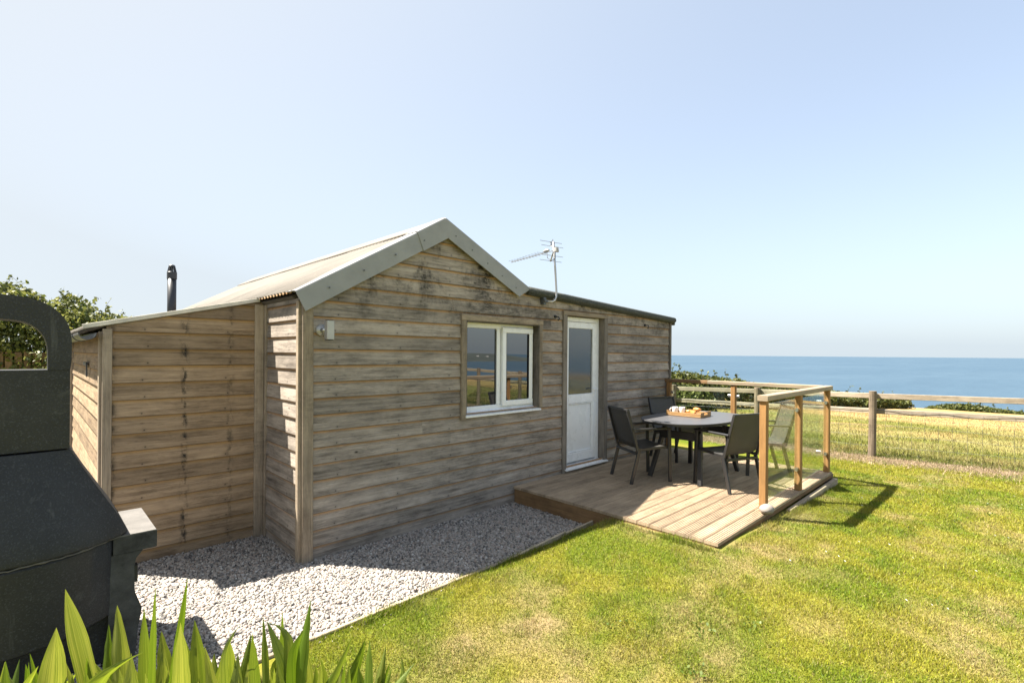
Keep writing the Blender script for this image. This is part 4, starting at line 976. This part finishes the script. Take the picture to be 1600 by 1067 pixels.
for a, b in zip(ys[:-1], ys[1:]):
    for dz, h in ((-.045, .088), (-.315, .084)):
        j0, j1 = random.uniform(-.008, .008), random.uniform(-.008, .008)
        MB().beam((FX+.075, a+.002, fzt(a)+dz+j0), (FX+.075, b-.002, fzt(b)+dz+j1), .032, h, bev=.005).build('rail', 'fence', fence)
wm = MB()
for k, dz in enumerate((-.30, -.42, -.56, -.72, -.90)):
    pts = [(FX+.050+.004*math.sin(q*7), q, fzt(q)+dz+.012*math.sin(q*2.3+k)+(.010*math.sin(q*9+k) if k == 0 else 0)) for q in np.arange(-9.5, 3.0, .12)]
    wm.tube(pts, .0028 if k == 0 else .0016, 4, False)
for q in np.arange(-9.4, 3.0, .17): wm.tube([(FX+.05, q, fzt(q)-.30), (FX+.05, q+.01, fzt(q)-.60), (FX+.05, q, fzt(q)-.98)], .0016, 4, False)
wm.build('wire_netting', 'gutter', fence, False, False)

# ================================================================== foliage
def leafmesh(name, C, size, colA, colB, parent=None, up_bias=.3, long=1.5):
    n = len(C); d = rng.normal(0, 1, (n, 3)); d /= np.linalg.norm(d, axis=1)[:, None]; nr = rng.normal(0, 1, (n, 3)); nr[:, 2] += up_bias*2
    s = np.cross(d, nr); s /= (np.linalg.norm(s, axis=1)[:, None]+1e-9); sz = size*rng.uniform(.6, 1.3, n)[:, None]
    nn = np.cross(s, d)
    A = C-d*sz*long*.5; B = C+s*sz*.5+nn*sz*.12; T = C+d*sz*long*.5; D = C-s*sz*.5+nn*sz*.12
    V = np.stack([A, B, T, D], 1).reshape(-1, 3)
    t = rng.random((n, 1))**1.3; col = np.repeat(np.clip(colA*(1-t)+colB*t, 0, 1), 4, 0)
    o = npmesh(name, V, np.arange(4*n).reshape(n, 4), 'leaf', col)
    if parent: adopt(o, parent)
    return o
def hedge_pts(path, n, thick, hfn, shell=.75):
    """points through a hedge: path polyline of (x,y,zbase); lumpy profile"""
    path = np.array(path, float); L = np.r_[0, np.cumsum(np.linalg.norm(np.diff(path[:, :2], axis=0), axis=1))]
    t = rng.random(n)*L[-1]; P = np.stack([np.interp(t, L, path[:, i]) for i in range(3)], -1)
    tx = np.interp(t+.1, L, path[:, 0])-np.interp(t-.1, L, path[:, 0]); ty = np.interp(t+.1, L, path[:, 1])-np.interp(t-.1, L, path[:, 1]); nl = np.hypot(tx, ty)+1e-9
    H = hfn(t/L[-1])*(.80+.42*fbm(t, t*0+3, .9, 3)); a = rng.random(n)*math.pi; r = rng.random(n)**(1-shell)
    lump = .8+.45*fbm(t+a*2, a*3, 1.6, 3)
    off = np.cos(a)*r*thick*lump; hz = np.sin(a)**.6*r*H
    P[:, 0] += -ty/nl*off; P[:, 1] += tx/nl*off; P[:, 2] += hz; return P, t, H
def hedge(name, lab, cat, path, n, thick, hfn, size, cA, cB, sprays=0, group=None):
    base = Vector(path[0]); t = thing(name, lab, cat, tuple(base), group)
    P, tt, H = hedge_pts(path, n, thick, hfn); kind(leafmesh('foliage', P, size, cA, cB, t), 'stuff')
    st = MB(); pa = np.array(path, float)
    for k in range(max(3, sprays//3)):
        f = (k+.5)/max(3, sprays//3)*(len(pa)-1); i = int(f); f -= i; p = Vector(pa[i]*(1-f)+pa[min(i+1, len(pa)-1)]*f); h = float(hfn(np.array([(i+f)/(len(pa)-1)]))[0])
        st.tube([p, p+Vector((.05, .05, h*.5)), p+Vector((random.uniform(-.2, .2), random.uniform(-.2, .2), h*.9))], [.03, .02, .006], 5)
    if sprays:
        SP = []
        idx = np.argsort(-(P[:, 2]-np.interp(tt, np.linspace(0, tt.max(), len(pa)), pa[:, 2])) + rng.random(n)*1.0)[:n//6]
        for i in rng.choice(idx, sprays):
            p = Vector(P[i]); q = p+Vector((random.gauss(0, .12), random.gauss(0, .12), random.uniform(.15, .5))); md = (p+q)/2+Vector((random.gauss(0, .03), 0, .03))
            st.tube([p, md, q], [.006, .004, .002], 4)
            for k in range(14): f = random.random(); SP.append(p.lerp(q, f)+Vector((random.gauss(0, .035), random.gauss(0, .035), random.gauss(0, .03))))
        leafo = leafmesh('spray_leaves', np.array([tuple(s) for s in SP]), size*.8, cA, cB, t); kind(leafo, 'stuff')
    kind(st.build('stems', 'bark', t, False, False), 'stuff'); return t
LA, LB = np.array((.040, .062, .012)), np.array((.20, .21, .055))
hedge('tall_hedge', 'tall unclipped green hedge behind the barbecue and the lean-to', 'hedge', [(-6.5, 15.6, 0), (-2.6, 13.6, 0), (.6, 11.4, 0), (3.6, 10.5, 0)], 52000, 1.1,
      lambda s: np.interp(s, [0, .30, .42, .52, .62, .74, 1], [3.8, 3.75, 3.55, 3.2, 2.85, 2.55, 2.2]), .075, LA, LB*np.array((1.25, 1.2, 1.2)), 200)
cb = thing('closeboard_fence', 'brown vertical board fence seen through the barbecue arch', 'fence', (-2.5, 11.6, 0))
for k in range(34):
    fx_ = -5.0+k*.152; fy = 12.4-.55*(fx_+2.5)
    MB().beam((fx_, fy, 0), (fx_+random.uniform(-.004, .004), fy, 1.70+random.uniform(-.012, .012)), .138, .02, (0.48, .88, 0), .002).build('fence_board', 'fence_boards', cb)
for z in (.4, 1.3): MB().beam((-5.1, 12.4+.55*2.6+.03, z), (.2, 12.4-.55*2.7+.03, z), .04, .09, bev=.003).build('rail', 'fence_boards', cb)
HZ = lambda x, y: float(field_z(np.array([x]), np.array([y]))[0])
hp = [(16.0, 7.2), (19.5, 5.6), (24, 4.6), (32, 3.1), (43, 1.6)]
hedge('field_hedge', 'long dark hedge crossing the field beyond the fence', 'hedge', [(a, b, HZ(a, b)) for a, b in hp], 36000, .75, lambda s: np.interp(s, [0, .16, .45, 1], [1.55, 1.45, .95, .72]), .10, LA*.8, LB*.9, 40)
hp = [(46.5, .2), (48, -1.6), (49.5, -4.2), (51, -8)]
hedge('clifftop_scrub', 'low scrub on the cliff top to the right of the fence post', 'scrub', [(a, b, HZ(46.5, b)-.35-(a-46.5)*.12) for a, b in hp], 9000, .9, lambda s: np.interp(s, [0, .2, .6, 1], [.55, .95, .8, .35]), .12, LA*.8, LB*.8, 16)
hedge('leafy_shrub', 'leafy green shrub by the far right corner of the cabin', 'shrub', [(10.1, 2.3, -.1), (10.5, 1.9, -.12), (11.3, 1.9, -.15)], 7000, .55, lambda s: 1.05+0*s, .07, LA*.9, LB, 10)

wd = leafmesh('lawn_weeds', WEEDS, .014, np.array((.07, .115, .012)), np.array((.14, .18, .025)), None, 1.5)
kind(tag(wd, 'small dark clover weeds scattered through the lawn', 'weeds'), 'stuff')
# ================================================================== barbecue
bb = thing('masonry_barbecue', 'dark charcoal concrete barbecue with arched chimney opening and side shelf', 'barbecue', (-1.72, -.2, 0))
BX, BY = -1.722, -.60
KB = .952
zb = lambda z: 0.0 if z <= 0 else 1.75-(1.75-z)*KB
def loft(levels, nseg=24, back=.10, name='hood', mat='bbq'):
    vs = []; fs = []; n = nseg+1
    for (z, w, bow) in levels:
        for i in range(n):
            t = -1+2*i/nseg; vs.append((BX+w*KB*t, BY-bow*KB*(1-abs(t)**2.4), zb(z)))
        vs.append((BX+w*KB, BY+back, zb(z))); vs.append((BX-w*KB, BY+back, zb(z)))
    m_ = n+2
    for l in range(len(levels)-1):
        for i in range(m_):
            j = (i+1) % m_; fs.append([l*m_+i, l*m_+j, (l+1)*m_+j, (l+1)*m_+i])
    fs.append(list(range(m_))[::-1]); fs.append([(len(levels)-1)*m_+i for i in range(m_)])
    b = MB().add(vs, fs); o = b.build(name, mat, bb, True)
    o.data.set_sharp_from_angle(angle=R_(35)); return o
loft([(.200, .44, .20), (.215, .455, .215), (.64, .465, .225), (.652, .455, .215)], back=.42, name='fire_box')
loft([(.662, .515, .225), (.672, .527, .237), (.70, .522, .238), (.80, .475, .205), (.92, .41, .16), (1.04, .345, .11), (1.15, .290, .06), (1.196, .268, .04)], back=.40, name='hood')
# chimney with arched opening
ch = MB(); fyz = lambda a, c, d: Vector((BX+(a-BX)*KB, d, zb(c))); y0_, y1_ = BY-.02, BY+.22
ch.prism([(BX-.266, 1.206), (BX+.266, 1.206), (BX+.266, 1.640), (BX-.266, 1.640)], fyz, y0_, y1_)
K = 28; outer = []; inner = []
for i in range(K+1):
    t = math.pi*i/K; c_, s_ = math.cos(t), math.sin(t)
    e = lambda a, n: math.copysign(abs(a)**n, a)
    outer.append((BX+.272*e(c_, .82), 1.775+.262*e(s_, .82))); inner.append((BX+.176*e(c_, .80), 1.715+.195*e(s_, .80)))
outer = [(BX+.266, 1.641), (BX+.272, 1.70)]+outer+[(BX-.272, 1.70), (BX-.266, 1.641)]; inner = [(BX+.176, 1.641), (BX+.176, 1.68)]+inner+[(BX-.176, 1.68), (BX-.176, 1.641)]
n = len(outer)
vs = [fyz(a, c, d) for d in (y0_-.004, y1_) for ring in (outer, inner) for a, c in ring]; fs = []
for i in range(n-1):
    o0, i0, o1, i1 = i, n+i, 2*n+i, 3*n+i
    fs += [[o0, o0+1, i0+1, i0], [o1, i1, i1+1, o1+1], [o0, o1, o1+1, o0+1], [i0, i0+1, i1+1, i1]]
fs += [[0, n, 3*n, 2*n], [n-1, 2*n-1+0, 4*n-1, 3*n-1]]
ch.add(vs, fs); ch.build('chimney', 'bbq', bb)
for s in (-1, 1):
    X = lambda a: BX+s*a
    prof = [(.44, 0), (.565, 0), (.580, .08), (.598, .20), (.585, .235), (.563, .30), (.560, .46), (.568, .505), (.592, .535), (.600, .548), (.44, .548)]
    MB().prism([(X(a), z) for a, z in prof], fyz, BY-.012, BY+.50).build('side_pier', 'pier', bb)
    shf = MB().prism([(X(.46), .551), (X(.667), .551), (X(.670), .556), (X(.670), .650), (X(.46), .650)], fyz, BY-.016, BY+.53).build('side_shelf', 'pier', bb)
    MB().prism([(X(.462), .6505), (X(.6695), .6505), (X(.666), .657), (X(.462), .657)], fyz, BY-.0155, BY+.529).build('worn_top', 'slab', shf)
    MB().beam((X(.568*KB), BY+.02, zb(.36)), (X(.568*KB), BY+.02, zb(.46)), .020, .05, (0, 1, 0), .003).build('bracket', 'plastic', bb)
mo = MB(); pts = []; rs = []
for i in range(61):
    t = -1+2*i/60; pts.append((BX+.50*KB*t, BY-.222*KB*(1-abs(t)**2.4)-.001, zb(.657)+.0015*math.sin(i*1.7)+.002*math.sin(i*.37)+random.uniform(-.0015, .0015))); rs.append(.0035+.006*max(0, math.sin(i*.53)+math.sin(i*1.31)*.7)*.5)
mo.tube(pts, rs, 6); mo.build('mortar_joint', 'slab', bb, True)
MB().box(BX-.43, BX+.43, BY+.02, BY+.48, 0, zb(.195)).build('plinth', 'bbq', bb)

# ================================================================== sword leaved plants
TIPS = [(88, 980, 78, 27), (102, 920, 150, 19), (60, 1040, 20, 16), (30, 1062, -10, 14), (133, 1022, 165, 16), (120, 1050, 100, 22), (12, 1052, 60, 14),
        (183, 945, 178, 22), (170, 975, 158, 13), (185, 1003, 118, 32), (187, 1015, 216, 15), (225, 950, 226, 12), (243, 918, 240, 10), (252, 985, 262, 18), (293, 903, 262, 9), (282, 972, 282, 24), (255, 1012, 254, 17), (304, 968, 308, 19), (236, 990, 222, 12), (205, 1020, 205, 20), (290, 1000, 300, 14), (320, 1010, 330, 16),
        (345, 965, 343, 11), (358, 998, 352, 26), (392, 990, 378, 13), (394, 988, 404, 14), (411, 962, 414, 10), (417, 970, 452, 18), (441, 955, 447, 10), (451, 945, 455, 12), (457, 960, 460, 18), (486, 935, 466, 17), (430, 1000, 440, 18), (372, 1020, 370, 18), (475, 1000, 480, 15), (400, 1010, 395, 20), (335, 1020, 330, 18),
        (551, 993, 505, 12), (571, 998, 540, 14), (578, 997, 578, 19), (603, 1008, 586, 13), (610, 1033, 590, 11), (648, 1035, 600, 16), (502, 1037, 495, 15), (480, 1045, 478, 16), (530, 1030, 540, 16), (560, 1040, 565, 18), (620, 1050, 605, 14), (520, 1050, 510, 16)]
PL = [(-1e3, 160, 'clump of sword leaves in front of the barbecue at the left edge'), (160, 325, 'clump of tall sword leaves in front of the shaded barbecue pier'), (325, 495, 'clump of sword leaves standing before the sunlit gravel'), (495, 2e3, 'clump of low sword leaves at the edge of the lawn')]
def sword(p0, p1, width, parent, bend, seed):
    r = random.Random(seed); p0, p1 = Vector(p0), Vector(p1); ax = (p1-p0); L = ax.length; az_ = r.uniform(-.9, .9)
    view = (CAM-p1); view.z = 0; view.normalize(); sd = Vector((-view.y, view.x, 0)); sd = (Matrix.Rotation(az_, 3, 'Z') @ sd).normalized(); nv = sd.cross(ax).normalized()
    n = 20; vs = []; us = []; fs = []; droop = r.random() < .10; dq = r.choice((-1, 1))
    for i in range(n+1):
        t = i/n; c = p0+ax*t+nv*(bend*L*(t*t-t))
        if droop and t > .80: e_ = (t-.80)/.20; c = c+sd*dq*(.075*e_*e_)-Vector((0, 0, .055*e_*e_))
        w = width*(.55+.45*min(1, t*2.2))*(1-max(0, (t-.74)/.26)**1.6); w = max(w, .0008)
        tw = (Matrix.Rotation(.25*(t-.5)*r.choice((-1, 1)), 3, ax.normalized()) @ sd)
        for k, f in enumerate((-1, -.5, 0, .5, 1)):
            vs.append(c+tw*(w*.5*f)+nv*(w*.10*(1-abs(f))*(1 if k != 2 else 1.5)))
            us.append((f*.5+.5, t))
    U = []
    for i in range(n):
        for k in range(4):
            a = i*5+k; f = [a, a+1, a+6, a+5]; fs.append(f); U.append([us[j] for j in f])
    return MB().add(vs, fs, U).build('leaf', 'sword', parent, True, False)
for lo, hi, lab in PL:
    sel = [t for t in TIPS if lo <= t[0] < hi]
    cxp = sum(t[2] for t in sel)/len(sel); gp_ = at_depth(cxp, 1067, 1.8); pl_ = thing('sword_leaved_plant', lab, 'plant', (gp_.x, gp_.y, 0), 'sword leaved plants in the foreground')
    rr = random.Random(int(cxp))
    for j, (tx, ty, bx_, wp) in enumerate(sel):
        d = rr.uniform(1.66, 2.02); tip = at_depth(tx, ty, d); q = at_depth(bx_, 1067, d)
        slope = (q-tip)/max(.02, tip.z-q.z); slope.z = 0; slope *= .75 if slope.length < .9 else .9/slope.length*.75
        base = tip+slope*tip.z; base.z = 0
        sword(base, tip, wp*d/770*1.35, pl_, rr.uniform(-.20, .20), j*31+int(tx))
    for j in range(16):      # shorter inner leaves
        fx_ = rr.uniform(min(t[0] for t in sel)-5, max(t[0] for t in sel)+10); d = rr.uniform(1.7, 2.05); tip = at_depth(fx_, rr.uniform(1020, 1066), d); base = Vector((tip.x+rr.uniform(-.12, .12), tip.y+rr.uniform(-.12, .12), 0))
        sword(base, tip, rr.uniform(.028, .045), pl_, rr.uniform(-.1, .1), j*77+int(fx_))

# ---- far houses on the headland (seen in the window reflection)
for k in range(5):
    X = 2350+k*120+random.uniform(-30, 30); Y = -3150-.2*(X-3000)+random.uniform(-60, 60); Zh = float(head_z(np.array([X]), np.array([Y]))[0])
    h = thing('far_house', 'tiny white house on the far headland mirrored in the window', 'house', (X, Y, Zh), 'white houses on the headland')
    w = random.uniform(14, 22); MB().box(X-w/2, X+w/2, Y-8, Y+8, Zh-3, Zh+8).build('wall', 'render', h)
    MB().prism([(Y-8.5, Zh+8.05), (Y+8.5, Zh+8.05), (Y, Zh+13)], lambda a, c, d: Vector((d, a, c)), X-w/2-.5, X+w/2+.5).build('roof', 'slate', h)
